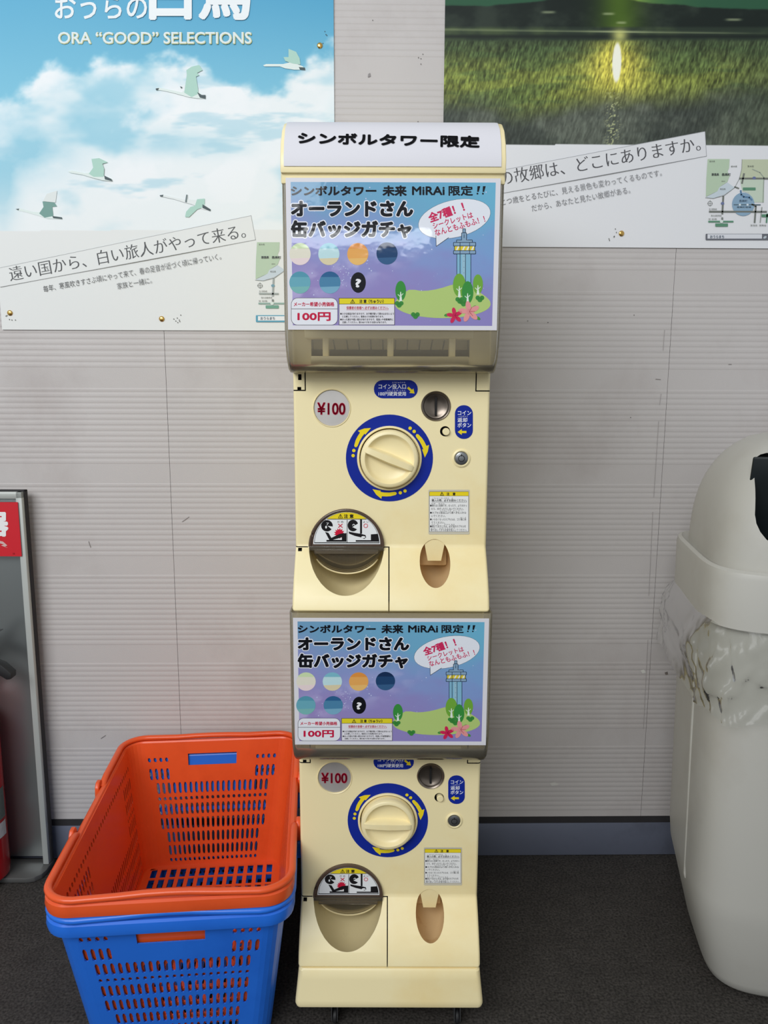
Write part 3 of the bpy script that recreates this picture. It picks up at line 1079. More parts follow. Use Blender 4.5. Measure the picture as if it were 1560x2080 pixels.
def knob_ring(T):
    n = 64
    for k in range(n):
        a0, a1 = 2 * math.pi * k / n, 2 * math.pi * (k + 1) / n
        i = len(T.v)
        for r, a in ((0.0500, a0), (0.0672, a0), (0.0672, a1), (0.0500, a1)):
            T.v.append(Vector((KC.x + r * math.cos(a), YF - 0.0004, KC.z + r * math.sin(a))))
        T.f.append((i, i + 1, i + 2, i + 3))
        T.c.append(BLU)
    P = 0.00014559                    # metres per drawing unit
    base = [(152, 762), (160, 775), (178, 773), (190, 760), (212, 705), (232, 668), (262, 630), (278, 650), (300, 612), (332, 568), (262, 574), (192, 600), (215, 624), (196, 655), (172, 700)]
    base = [(155, 755), (162, 772), (180, 772), (192, 757), (213, 705), (240, 660), (265, 628), (272, 640), (332, 570), (262, 575), (194, 600), (217, 618), (190, 660), (170, 700)]
    for j in range(3):
        th = R(120 * j)

        def W(x, y, lay=2):
            dx, dy = (x - 528) * P, (y - 890) * P
            return Vector((KC.x + dx * math.cos(th) - dy * math.sin(th), YF - 0.0003 - lay * 0.00022, KC.z - (dx * math.sin(th) + dy * math.cos(th))))
        i = len(T.v)
        for p in base:
            T.v.append(W(*p))
        T.f.append(tuple(range(i, i + len(base))))
        T.c.append(YEL)
        for cx, cy in ((151, 808), (143, 862)):
            i = len(T.v)
            for k in range(16):
                T.v.append(W(cx + 18 * math.cos(k * math.pi / 8), cy + 18 * math.sin(k * math.pi / 8)))
            T.f.append(tuple(range(i, i + 16)))
            T.c.append(YEL)


sticker('knob_ring_sticker', up.e, knob_ring, label='blue ring sticker with yellow turning arrows')
part('knob_collar', add_lathe_y(bmesh.new(), KC.x, KC.z, [(0.0500, YF + 0.001), (0.0500, YF - 0.0020), (0.0490, YF - 0.0034), (0.0472, YF - 0.0034), (0.0462, YF - 0.0015), (0.0462, YF + 0.0055)], 64), M_CREAM)


def make_knob():
    bm = bmesh.new()
    pr = [(0.0446, 0.005), (0.0446, -0.0100), (0.0436, -0.0150), (0.0418, -0.0168), (0.0378, -0.0172), (0.0362, -0.0155), (0.0345, -0.0118), (0.030, -0.0088), (0.018, -0.0072), (0.0, -0.0068)]
    add_lathe_y(bm, 0, 0, pr, 64)
    # the grip bar across
    L = 0.0395
    sec = []
    for t in (-1, -0.93, -0.75, -0.4, 0, 0.4, 0.75, 0.93, 1):
        w = 0.0066 * (1 - 0.18 * abs(t)) if abs(t) < 0.99 else 0.0044
        hgt = -0.0196 - 0.0022 * (1 - t * t) if abs(t) < 0.99 else -0.0172
        sec.append([(t * L, -0.004, -w * 1.35), (t * L, hgt + 0.003, -w), (t * L, hgt, -w * 0.72), (t * L, hgt, w * 0.72), (t * L, hgt + 0.003, w), (t * L, -0.004, w * 1.35)])
    vs = [[bm.verts.new(p) for p in s] for s in sec]
    for a, b in zip(vs, vs[1:]):
        for k in range(5):
            bm.faces.new((a[k], a[k + 1], b[k + 1], b[k]))
    bm.faces.new(vs[0])
    bm.faces.new(vs[-1][::-1])
    return bm_mesh(bm, 'knob', M_CREAM, None, True, 40)


knob = link('knob', make_knob(), up.e, Vector((KC.x, YF, KC.z)) - ORG, (0, R(22), 0))


# blue stickers
def arrow(T, cx, cy, ang, s, col, lay):
    pts = [(-11, -2.6), (0, -2.6), (0, -7), (10, 0), (0, 7), (0, 2.6), (-11, 2.6)]
    c, q = math.cos(R(ang)), math.sin(R(ang))
    T.poly([(cx + s * (x * c - y * q), cy + s * (x * q + y * c)) for x, y in pts], col, lay)


WHI = rgb(240, 242, 248)


def s1(T):
    T.rrect(759.5, 772, 848.5, 809, 18, BLU, 1)
    T.text('とうにゅうぐち', 797, 775.5, 823, 778.5, WHI, 2, 0.0)
    T.text('コイン投入口', 769, 780, 824.5, 790, WHI, 2, 0.022)
    T.text('えん こう か  しよう', 786, 791.6, 823, 794.4, WHI, 2, 0.0)
    T.text('100円硬貨使用', 769, 795.5, 824.5, 804, WHI, 2, 0.018)
    arrow(T, 835.5, 793.5, 42, 0.88, YEL, 2)


def s2(T):
    T.rrect(924, 823, 960.5, 891.5, 17.5, BLU, 1)
    T.text('コイン', 930, 834.5, 957, 843, WHI, 2, 0.02)
    T.text('へんきゃく', 931, 844.3, 950, 847, WHI, 2, 0.0)
    T.text('返却', 929.5, 848.5, 949, 857.5, WHI, 2, 0.02)
    T.text('ボタン', 929.5, 859, 957, 868, WHI, 2, 0.02)
    arrow(T, 938, 877.5, 180, 0.86, YEL, 2)


sticker('coin_sticker', up.e, s1, label='blue oval sticker above the coin slot')
sticker('return_sticker', up.e, s2, label='upright blue sticker beside the return button')

INK = rgb(30, 28, 30)


def tri(T, cx, cy, s, lay=3, bg=None):
    T.line([(cx - s, cy + s * 0.85), (cx, cy - s * 0.9), (cx + s, cy + s * 0.85), (cx - s, cy + s * 0.85)], s * 0.22, INK, lay)
    T.line([(cx, cy - s * 0.35), (cx, cy + s * 0.3)], s * 0.24, INK, lay)
    T.ell(cx, cy + s * 0.56, s * 0.14, s * 0.14, INK, lay, n=8)


def s3(T):   # caution notice, drawn in units of the close view (5.2 per pixel)
    T.rrect(938, 1220, 1372, 1692, 12, rgb(206, 200, 180), 1)
    T.rect(947, 1240, 1362, 1665, INK, 1.5)
    T.rect(950, 1243, 1360, 1285, YEL, 2)
    T.rect(950, 1288, 1359, 1662, rgb(238, 238, 236), 2)
    tri(T, 1080, 1264, 19)
    T.text('注', 1130, 1250, 1158, 1281, INK, 3, 0.03)
    T.text('意', 1194, 1250, 1222, 1281, INK, 3, 0.03)
    T.text('こうにゅう さい かなら     よ', 975, 1303, 1195, 1316, INK, 3)
    T.text('購入の際、必ずお読みください。', 972, 1320, 1342, 1346, INK, 3, 0.01)
    T.line([(972, 1352), (1342, 1352)], 2.5, INK, 3)
    rows = [('●倒れると危険です。のったり、よりかかっ', 955, 1342, 1375, 1401), ('たり、ゆすったりしないでください。', 968, 1308, 1410, 1436),
            ('●カプセル取出口より奥へ手を入れな', 955, 1336, 1450, 1476), ('いでください。', 968, 1118, 1485, 1510),
            ('●いらなくなったカプセルは、ゴミ箱に捨', 955, 1336, 1521, 1546), ('ててください。', 968, 1112, 1556, 1580),
            ('●続けて出すときは、必ず前のカプセルを', 955, 1332, 1594, 1620), ('取り出してからお金を投入してください。', 962, 1344, 1632, 1658)]
    for t, x0, x1, y0, y1 in rows:
        T.text(t, x0, y0, x1, y1, INK, 3, 0.0)
    T.text('たお    きけん', 968, 1362, 1110, 1373, INK, 3)
    T.text('とりだしぐち   おく  て  い', 1060, 1438, 1300, 1448, INK, 3)
    T.text('ばこ す', 1275, 1510, 1336, 1520, INK, 3)
    T.text('つづ   だ         かなら まえ', 965, 1582, 1215, 1592, INK, 3)
    T.text('と だ      かね とうにゅう', 965, 1622, 1215, 1631, INK, 3)


sticker('caution_notice', up.e, s3, lambda x, y: (690 + x / 5.2, 760 + y / 5.2), label='white caution notice with yellow heading')

# capsule outlet: brown hood, pictogram sticker, hinge bar, smoked flap, chute
OC = fz(704, 1110)


def halfdisc(r, n=32, top=True, rz=None):
    rz = rz or r
    return [(OC.x + r * math.cos(math.pi * k / n), 0.809 + (1 if top else -1) * rz * math.sin(math.pi * k / n)) for k in range(n + 1)]


bm = bmesh.new()
add_prism(bm, halfdisc(0.0590, rz=0.0600), YF - 0.0045, YF + 0.02, 'y')
hood = part('outlet_hood', bm, M_BROWN, label='dark brown half-round hood of the capsule outlet')
bm = bmesh.new()
pts = [(OC.x + 0.0572 * math.cos(math.pi * k / 32), YF - 0.0046, 0.809 + 0.0582 * math.sin(math.pi * k / 32)) for k in range(33)]
add_tube(bm, pts, 0.0024, 10)
part('hood_rim', bm, M_BROWN, hood)


def hmap(x, y, l):
    return CP(x, y, YF - 0.0048 - l * 0.00022)


RED = rgb(206, 28, 60)


def s4(T):   # units of a close view, 3.9 per pixel
    def arc(cx, cy, rx, ry, a0, a1, n=24):
        return [(cx + rx * math.cos(R(a0 + (a1 - a0) * k / n)), cy - ry * math.sin(R(a0 + (a1 - a0) * k / n))) for k in range(n + 1)]
    W = rgb(236, 238, 238)
    T.poly(arc(407, 372, 266, 256, 0, 180), W, 0)
    T.poly(arc(407, 364, 258, 246, 0, 180), INK, 0.5)
    T.poly(arc(407, 361, 254, 241, 0, 180), W, 1)
    a = math.degrees(math.asin((361 - 171) / 241.0))
    T.poly(arc(407, 361, 254, 241, a, 180 - a), YEL, 2)
    T.line([(252, 174), (562, 174)], 4, INK, 2.5)
    tri(T, 357, 150, 17, 3)
    T.text('注', 385, 135, 416, 165, INK, 3, 0.03)
    T.text('意', 430, 135, 460, 165, INK, 3, 0.03)
    T.line([(410, 180), (410, 360)], 4, INK, 2.5)
    # left scene: a hand caught in the outlet
    def chomp(cx, cy, r, g0, g1):
        p = [(cx + r * math.cos(R(g1 + (360 - g1 + g0) * k / 26)), cy - r * 0.98 * math.sin(R(g1 + (360 - g1 + g0) * k / 26))) for k in range(27)]
        T.poly(p + [(cx + r * 0.1, cy)], INK, 2)
    chomp(250, 226, 46, -38, -8)
    T.text('7', 245, 202, 265, 222, W, 3, 0.0)
    T.ell(243, 237, 7, 11, W, 3)
    T.poly([(235, 275), (262, 282), (285, 322), (350, 290), (385, 284), (392, 300), (360, 320), (272, 345)], INK, 2)
    star = []
    for k in range(26):
        q = 44 if k % 2 == 0 else 29
        star.append((348 + q * math.cos(2 * math.pi * k / 26), 287 + q * math.sin(2 * math.pi * k / 26)))
    T.poly(star, RED, 1.8)
    T.poly([(246, 338), (368, 338), (368, 288), (405, 284), (405, 352), (246, 352)], INK, 2.2)
    T.line([(340, 212), (372, 240)], 6, RED, 3)
    T.line([(372, 212), (340, 240)], 6, RED, 3)
    T.text('だ め', 332, 188, 380, 202, INK, 3)
    # right scene: the capsule is taken the right way
    p = [(456 + 42 * math.cos(R(20 + 300 * k / 26)), 224 - 46 * math.sin(R(20 + 300 * k / 26))) for k in range(27)]
    T.poly(p + [(450, 236)], INK, 2)
    T.line([(452, 222), (462, 213), (472, 222)], 5, W, 3)
    T.poly([(422, 272), (470, 282), (520, 290), (556, 300), (560, 318), (545, 330), (520, 318), (470, 306), (425, 288)], INK, 2)
    T.ell(538, 316, 16, 8, W, 3)
    T.line([(520, 180), (520, 285)], 15, INK, 2.2)
    T.poly([(478, 340), (598, 340), (598, 294), (652, 290), (664, 352), (478, 352)], INK, 2.2)
    T.text('よ い', 536, 188, 582, 202, INK, 3)
    T.ring(557, 226, 15, 4, RED, 3)
    T.line([(152, 359), (664, 359)], 4, INK, 2.8)


sticker('pictogram_sticker', hood, s4, lambda x, y: (600 + x / 3.9, 1010 + y / 3.9), mp=hmap, label='white half-round warning sticker with hand pictograms')
# chute behind the flap
bm = bmesh.new()
add_prism(bm, halfdisc(0.0560, top=False, rz=0.047), YF + 0.020, YF + 0.024, 'y')
chute = part('chute_wall', bm, M_BROWN)
bm = bmesh.new()
for k in range(-3, 4):
    add_box(bm, OC.x + k * 0.0135 - 0.0012, OC.x + k * 0.0135 + 0.0012, YF + 0.012, YF + 0.0205, 0.809 - 0.034 * math.sqrt(max(0.1, 1 - (k / 4.0) ** 2)), 0.808)
part('chute_ribs', bm, M_FLAP, chute)
bm = bmesh.new()
add_box(bm, OC.x - 0.0585, OC.x + 0.0585, YF - 0.008, YF + 0.004, 0.8035, 0.8105, 0.0012, 2)
add_box(bm, OC.x - 0.0500, OC.x + 0.0500, YF - 0.0095, YF - 0.004, 0.7985, 0.8060, 0.001, 2)
hb = part('hinge_bar', bm, M_FLAP)
bm = bmesh.new()
n = 24
g = []
for j in range(7):
    row = []
    for k in range(n + 1):
        a = math.pi * k / n
        q = j / 6.0
        x = OC.x + 0.0545 * math.cos(a)
        z = 0.806 - 0.042 * q * math.sin(a)
        y = YF - 0.002 + 0.018 * q * q
        row.append(bm.verts.new((x, y, z)))
    g.append(row)
for a, b in zip(g, g[1:]):
    for k in range(n):
        bm.faces.new((a[k], a[k + 1], b[k + 1], b[k]))
bmesh.ops.remove_doubles(bm, verts=bm.verts, dist=0.00005)
fm = solidify(bm_mesh(bm, 'flap', M_FLAP, ORG), 0.0016)
link('outlet_flap', smooth(fm), up.e, label='smoked clear flap of the capsule outlet')
bm = bmesh.new()
add_tube(bm, [(OC.x + 0.0525 * math.cos(math.pi * k / 24), YF + 0.014, 0.8 - 0.0385 * math.sin(math.pi * k / 24)) for k in range(3, 22)], 0.0013, 8)
part('chute_lip', bm, M_CREAM3, chute)
# coin return tab
c0 = fz(883, 1100)
bm = bmesh.new()
add_prism(bm, [(c0.x - 0.0172, c0.z + 0.003), (c0.x + 0.0172, c0.z + 0.003), (c0.x + 0.0108, c0.z - 0.0315), (c0.x - 0.0108, c0.z - 0.0315)], YF + 0.0012, YF + 0.006, 'y', 0.0004, 1)
part('coin_return_tab', bm, M_CREAM)
bm = bmesh.new()
add_prism(bm, [(c0.x - 0.026, 0.801 - 0.030), (c0.x + 0.022, 0.801 - 0.030), (c0.x + 0.022, 0.808), (c0.x - 0.026, 0.808)], YF + 0.030, YF + 0.045, 'y', 0.003, 2)
part('coin_return_back', bm, M_CREAM2)

# clear cover
XC0, XC1 = XM - 0.1525, XM + 0.1525
cov = [(YC, ZTOP - 0.0005), (YC, 1.155), (YC + 0.001, 1.135), (YC + 0.006, 1.112), (YC + 0.015, 1.094), (YC + 0.028, 1.082), (YC + 0.042, 1.0775), (YF - 0.0015, 1.077)]
bm = bmesh.new()
rows = []
rc = 0.008
xcs = [(XC0, YF + 0.055), (XC0, YC + rc)] + [(XC0 + rc - rc * math.cos(R(a)), YC + rc - rc * math.sin(R(a))) for a in (22, 45, 68)] + [(XC0 + rc, YC)]
xcs = xcs + [(XM * 2 - x, y) for x, y in xcs[::-1]]
for y0, z0 in cov:
    rows.append([bm.verts.new((x + (0.0 if abs(x - XM) < 0.1 else 0) - math.copysign(1, x - XM) * (0.5 * (y0 - YC) ** 1 * 0.12), y if (yy := y + (y0 - YC) * (1 - (y - YC) / (YF + 0.055 - YC))) is None else yy, z0)) for x, y in xcs])
for a, b in zip(rows, rows[1:]):
    for k in range(len(xcs) - 1):
        bm.faces.new((a[k], a[k + 1], b[k + 1], b[k]))
cm_ = solidify(bm_mesh(bm, 'cover', M_COVER, ORG), 0.0022)
cover = link('clear_cover', smooth(cm_, 50), up.e, label='clear curved display cover, yellowed')

# inside of the display
p0, p1 = CP(634, 724, 1.165), CP(951, 750, 1.150)
bm = bmesh.new()
add_box(bm, p0.x, p1.x, 1.143, YF - 0.0005, p1.z, p0.z, 0.0015, 2)
part('capsule_ledge', bm, M_CREAM)
for x in (662, 793, 918):
    a, b_ = CP(x - 6.5, 690, 1.155), CP(x + 6.5, 724, 1.155)
    part('ledge_post', add_box(bmesh.new(), a.x, b_.x, 1.150, 1.165, p0.z - 0.001, a.z + 0.004, 0.002, 2), M_CREAM)
a, b_ = CP(620, 672, 1.16), CP(960, 689, 1.16)
part('display_shelf', add_box(bmesh.new(), a.x, b_.x, 1.148, YF - 0.0005, b_.z, a.z + 0.008, 0.002, 2), M_CREAM)
# curved funnel plate with dark slits, inside the hatch window
a, b_ = CP(636, 690, 1.21), CP(949, 711, 1.21)
fun = part('funnel_plate', add_box(bmesh.new(), a.x, b_.x, 1.208, 1.213, b_.z, a.z + 0.012, 0.001, 1), M_CREAM3)
for i, x in enumerate((681, 707, 730, 754, 778, 803, 827, 851, 875, 899)):
    q0, q1 = CP(x - 1.2, 688, 1.2075), CP(x + 1.2, 712, 1.2075)
    bm = add_box(bmesh.new(), q0.x, q1.x, 1.2072, 1.2082, q1.z, q0.z + 0.006)
    bmesh.ops.rotate(bm, verts=bm.verts, cent=((q0.x + q1.x) / 2, 1.2077, q1.z), matrix=Matrix.Rotation(R((x - 790) * 0.10), 3, 'Y'))
    part('funnel_slit', bm, M_BLACK, fun)
# badge tins waiting behind the hatch
rng = random.Random(4)

# display card (laminated A4)
CY = YC - 0.0012


def cmap(x, y, l):
    return CP(x, y, CY - 0.0002 - l * 0.00009)


def z1(x, y):
    return (560 + x / 3.25, 240 + y / 3.25)


ca, cb = CP(575.5, 361, CY), CP(1007, 671, CY)
CX0, CX1, CZ0, CZ1 = XM - 0.1465, XM + 0.1465, cb.z, ca.z
card = part('display_card', add_box(bmesh.new(), CX0, CX1, CY - 0.0001, YC - 0.0002, CZ0, CZ1), M_PAPER, label='laminated paper display card with badge pictures')
card['kind'] = 'thing'


def card_colour(x, y):
    u, w = (x - 584) / 418.0, (y - 370) / 290.0
    n = fbm(x / 60.0, y / 40.0, 91, 4)
    top = mixc(C(112, 158, 192), C(108, 178, 208), np.clip(u, 0, 1))
    mid = mixc(C(146, 146, 200), C(124, 158, 208), np.clip(u, 0, 1))
    bot = mixc(C(150, 136, 190), C(140, 132, 192), np.clip(u, 0, 1))
    t = np.clip(w * 1.15 + (n - 0.5) * 0.35 - (u - 0.5) * 0.12, 0, 1)
    im = mixc(top, mid, sstep(0.05, 0.6, t))
    im = mixc(im, bot, sstep(0.5, 0.95, t))
    d = fbm(x / 30.0, y / 20.0, 55, 4)
    neb = np.exp(-((w - 0.62 + 0.55 * (u - 0.3)) / 0.11) ** 2) * sstep(0.45, 0.7, d) * sstep(0.75, 0.4, u)
    im = mixc(im, C(206, 200, 232), neb * 0.5)
    return srgb(im)


# project() works in the yawed frame; the card is drawn in the frame of the machine
RC_ = np.array(ROT_C)
_project = project


def project(v):
    d = (v - np.array([0, 0, CAM_H])) @ RC_
    return 780 + FPX * d[..., 0] / -d[..., 2], 1040 - FPX * d[..., 1] / -d[..., 2]


pa, pb = CP(584.5, 369.5, CY), CP(996.5, 662, CY)
PX0, PX1 = CX0 + 0.0068, CX1 - 0.0068
picture('card_picture', PX0, PX1, pb.z, pa.z, 120, 84, lambda X, Z: np.stack([X, np.full_like(X, CY - 0.00015), Z], -1), card_colour, M_GLOSSPRINT, card, ORG)


def cprint(name, draw, label=None):
    T = Print(cmap, z1)
    draw(T)
    return T.build(name, M_GLOSSPRINT, card, ORG, label)


def d_spark(T):
    rg = random.Random(8)
    for k in range(120):
        if k < 60:
            x = rg.uniform(100, 1400)
            y = rg.uniform(430, 1355)
        else:
            t = rg.gauss(0.5, 0.22)
            x = 200 + 420 * t + rg.gauss(0, 30)
            y = 1170 - 240 * t + rg.gauss(0, 40)
        if not (90 < x < 1405 and 432 < y < 1360):
            continue
        T.ell(x, y, (q := rg.choice((1.6, 2.2, 3, 4.5))), q, rgb(198, 206, 234), 0.5, n=7)


cprint('sparkle_print', d_spark)['kind'] = 'stuff'
KK = rgb(14, 16, 24)


def d_title(T):
    T.text('シンボルタワー', 103, 450, 662, 508, KK, 3, 0.045)
    T.text('未来', 708, 447, 862, 512, KK, 3, 0.045)
    T.text('MiRAi', 902, 452, 1113, 505, KK, 3, 0.03)
    T.text('限定', 1143, 447, 1300, 510, KK, 3, 0.03)
    for x in (1328, 1364):
        T.poly([(x + 4, 449), (x + 22, 449), (x + 12, 486), (x + 2, 486)], KK, 3)
        T.ell(x + 4, 498, 6, 6, KK, 3, n=10)
    for t, x0, y0, x1, y1 in (('オーランドさん', 106, 550, 902, 644), ('缶バッジガチャ', 106, 680, 892, 786)):
        T.text(t, x0, y0, x1, y1, rgb(232, 234, 242), 1.2, 0.115)
        T.text(t, x0, y0, x1, y1, KK, 3, 0.058)


cprint('title_lettering', d_title)


def d_bubble(T):
    e1 = [(1180 + 242 * math.cos(R(a)) * math.cos(R(-13)) - 122 * math.sin(R(a)) * math.sin(R(-13)), 664 + 242 * math.cos(R(a)) * math.sin(R(-13)) + 122 * math.sin(R(a)) * math.cos(R(-13))) for a in range(0, 360, 10)]
    e1 = [p for p in e1]
    T.line(e1 + [e1[0]], 3, INK, 1)
    T.poly(e1, rgb(228, 232, 240), 1.5)
    T.poly([(1058, 770), (1060, 846), (1142, 786), (1130, 760)], rgb(228, 232, 240), 1.6)
    T.line([(1058, 776), (1060, 846), (1142, 788)], 3, INK, 1.7)
    CR = rgb(204, 42, 92)
    T.text('全7種！！', 0, 0, 0, 0, CR, 3, 0.04, A=(1022, 690), B=(1250, 612), h=62)
    T.text('シークレットは', 0, 0, 0, 0, CR, 3, 0.02, A=(1044, 732), B=(1305, 656), h=40)
    T.text('なんともふもふ！！', 0, 0, 0, 0, CR, 3, 0.02, A=(1058, 778), B=(1385, 684), h=42)


cprint('speech_bubble', d_bubble)
for cx, cy, c1, c2, c3 in ((161, 897, rgb(226, 222, 204), rgb(204, 222, 176), rgb(232, 214, 214)), (351, 897, rgb(190, 222, 226), rgb(124, 186, 202), rgb(218, 206, 170)), (542, 897, rgb(230, 168, 90), rgb(222, 146, 66), rgb(232, 186, 110)),
                           (735, 893, rgb(30, 66, 108), rgb(20, 46, 84), rgb(52, 92, 134)), (160, 1085, rgb(104, 168, 184), rgb(84, 150, 172), rgb(120, 180, 178)), (358, 1085, rgb(74, 130, 166), rgb(44, 96, 142), rgb(120, 170, 196))):
    def d_badge(T, cx=cx, cy=cy, c1=c1, c2=c2, c3=c3):
        T.ell(cx, cy, 70, 73, c1, 1)
        T.poly([(cx + 70 * math.cos(R(a)), cy - 73 * math.sin(R(a))) for a in range(30, 151, 8)], c2, 1.5)
        T.poly([(cx + 70 * math.cos(R(a)), cy + 73 * math.sin(R(a))) for a in range(20, 161, 8)], c3, 1.5)
    cprint('badge_print', d_badge)


def d_secret(T):
    T.ell(545, 1085, 50, 68, KK, 1)
    T.text('?', 530, 1064, 560, 1114, rgb(238, 238, 242), 3, 0.05)


cprint('secret_badge_print', d_secret)


def d_price(T):
    T.rrect(102, 1186, 410, 1367, 42, INK, 1)
    T.rrect(104.5, 1188.5, 407.5, 1364.5, 40, rgb(230, 232, 238), 1.5)
    T.line([(104, 1259), (408, 1259)], 3, INK, 2)
    CR = rgb(196, 22, 66)
    T.text('メーカー希望小売価格', 120, 1214, 386, 1242, CR, 3, 0.03)
    T.text('100円', 146, 1283, 360, 1336, CR, 3, 0.045)


cprint('price_lettering', d_price)


def d_caut(T):
    T.rect(417, 1187, 786, 1366, INK, 1)
    T.rect(420, 1190, 783, 1226, rgb(228, 212, 40), 1.5)
    T.rect(420, 1229, 783, 1363, rgb(226, 224, 230), 1.5)
    tri(T, 508, 1209, 14)
    T.text('注 意（ちゅうい）', 553, 1197, 712, 1221, INK, 3, 0.03)
    T.text('保護者の皆様へ 必ずお読みください。', 467, 1242, 744, 1262, rgb(190, 40, 70), 3, 0.02)
    T.line([(467, 1266), (744, 1266)], 1.6, rgb(190, 60, 80), 3)
    T.text('●小さな部品がありますので、お子様が誤って飲み込まないよう', 426, 1284, 780, 1298, INK, 3, 0.02)
    T.text('に注意してください。窒息などの危険があります。', 440, 1303, 714, 1316, INK, 3, 0.02)
    T.text('●尖った部分や鋭い部分がありますので、取扱いや保管場所に', 426, 1322, 776, 1336, INK, 3, 0.02)
    T.text('注意してください。思わぬケガをする恐れがあります。', 440, 1341, 732, 1354, INK, 3, 0.02)


cprint('caution_lettering', d_caut)


def d_hill(T):
    HG = rgb(178, 202, 120)
    pts = []
    for k in range(40):
        a = 2 * math.pi * k / 40
        x, y = 1103 + 316 * math.cos(a), 1228 + 92 * math.sin(a)
        if math.sin(a) < 0:
            y -= 52 * math.exp(-((x - 1230) / 120.0) ** 2) + 30 * math.exp(-((x - 880) / 60.0) ** 2)
        pts.append((x, y))
    T.poly(pts, HG, 1)


cprint('hill_print', d_hill)


def d_tower(T):
    NV, GB2 = rgb(24, 50, 74), rgb(134, 164, 190)
    T.rect(1196, 895, 1288, 1090, rgb(130, 182, 208), 0.8)
    T.rect(1230, 895, 1252, 1090, rgb(150, 190, 208), 0.9)
    for x in (1196, 1217, 1253, 1288):
        T.line([(x, 895), (x, 1040 if x < 1240 else 1092)], 4, NV, 0.95)
    for y in (912, 945, 985, 1022):
        T.ell(1243, y, 3, 3, rgb(110, 134, 160), 0.95, n=8)

    def blk(x0, y0, x1, y1, c):
        T.rrect(x0, y0, x1, y1, 5, NV, 3.1)
        T.rrect(x0 + 4, y0 + 4, x1 - 4, y1 - 4, 2, c, 3.2)
    blk(1225, 755, 1262, 810, GB2)
    blk(1233, 728, 1255, 758, GB2)
    T.line([(1244, 768), (1244, 790)], 4, NV, 3.3)
    blk(1192, 802, 1300, 822, GB2)
    blk(1172, 818, 1322, 846, GB2)
    blk(1178, 842, 1316, 876, rgb(226, 206, 60))
    blk(1172, 872, 1322, 898, GB2)
    for x in (1217, 1280):
        T.line([(x, 820), (x, 896)], 4, NV, 3.3)
    for x in (1190, 1230, 1258, 1290):
        T.poly([(x, 872), (x + 12, 846), (x + 22, 846), (x + 10, 872)], rgb(232, 234, 232), 3.25)


cprint('tower_print', d_tower)


DGc, LGc = rgb(56, 142, 62), rgb(112, 168, 60)
for cx_, cy_, rx_, ry_, c_, l_ in ((825, 1140, 35, 66, DGc, 2), (1212, 1102, 42, 76, LGc, 2), (1335, 1096, 33, 65, LGc, 2), (1267, 1150, 38, 74, DGc, 2.7)):
    def d_tree(T, cx=cx_, cy=cy_, rx=rx_, ry=ry_, c=c_):
        T.ell(cx, cy, rx, ry, c, l_)
        T.poly([(cx - 9, cy + ry + 4), (cx - 2, cy + 6), (cx + 2, cy + 6), (cx + 10, cy + ry + 4)], rgb(224, 236, 224), l_ + 0.4)
        T.line([(cx, cy + 42), (cx - 18, cy + 24)], 4, rgb(224, 236, 224), l_ + 0.4)
        T.line([(cx, cy + 36), (cx + 16, cy + 18)], 4, rgb(224, 236, 224), l_ + 0.4)
    cprint('tree_print', d_tree)
for bx_, by_ in ((815, 1226), (922, 1300), (1215, 1200), (1240, 1218), (1348, 1190)):
    def d_bush(T, bx=bx_, by=by_):
        for dx, dy, r in ((-14, -4, 15), (14, -4, 15), (0, 8, 17)):
            T.ell(bx + dx, by + dy, r, r, rgb(58, 138, 60), 3, n=14)


    cprint('bush_print', d_bush)


def d_flowers(T):
    for lx, ly, a in ((1130, 1300, -10), (1310, 1250, -40), (1335, 1320, 30)):
        T.ell(lx, ly, 18, 10, rgb(72, 146, 64), 3.0, a)
    for cx, cy, r, c, cc in ((1278, 1278, 66, rgb(226, 150, 150), rgb(160, 40, 60)), (1182, 1303, 50, rgb(206, 36, 84), rgb(120, 10, 40))):
        for k in range(5):
            a = R(72 * k - 100)
            T.ell(cx + r * 0.58 * math.cos(a), cy + r * 0.58 * math.sin(a), r * 0.5, r * 0.26, c, 3.3, math.degrees(a))
        T.ell(cx, cy, r * 0.3, r * 0.3, c, 3.3)
        for k in range(3):
            a = R(-60 + 55 * k)
            T.line([(cx, cy), (cx + r * 0.55 * math.cos(a), cy + r * 0.55 * math.sin(a))], 2.5, cc, 3.6)


cprint('flower_print', d_flowers)


# the lower machine: the same things, copied one by one
def copy_tree(o, parent=None):
    c = o.copy()
    COL.objects.link(c)
    if parent:
        c.parent = parent
    for ch in list(o.children):
        copy_tree(ch, c)
    return c


low = copy_tree(up.e)
low.location.z -= DZ
low['label'] = 'lower cream capsule toy machine, standing on the low cream base'
for ch in low.children:
    if ch.name.startswith('knob') and ch.data and ch.data.name == 'knob':
        ch.rotation_euler = (0, R(1), 0)
    if ch.name.startswith('display_card'):
        ch.location.z -= 0.0145

# header of the upper machine
ARC = [(YC - 0.002, 1.3435), (YC - 0.002, 1.362), (YC + 0.006, 1.385), (YC + 0.022, 1.406), (YC + 0.045, 1.421), (YC + 0.075, 1.431), (YC + 0.110, 1.437), (YC + 0.15, 1.440)]
hd = part('header', add_prism(bmesh.new(), ARC + [(YBACK, 1.440), (YBACK, ZTOP + 0.0003), (YC + 0.003, ZTOP + 0.0003), (YC + 0.003, 1.3435)], XM - 0.1535, XM + 0.1535, 'x', 0.003, 2, 40), M_CREAM, label='curved cream header cap')
bm = bmesh.new()
pro = [(y - 0.0007, z + 0.0007) for y, z in ARC]
pro[0] = (ARC[0][0] - 0.0007, 1.352)
x0, x1 = XM - 0.1485, XM + 0.1465
rows = [[bm.verts.new((x, y, z)) for y, z in pro] for x in np.linspace(x0, x1, 3)]
for a, b_ in zip(rows, rows[1:]):
    for k in range(len(pro) - 1):
        bm.faces.new((a[k], a[k + 1], b_[k + 1], b_[k]))
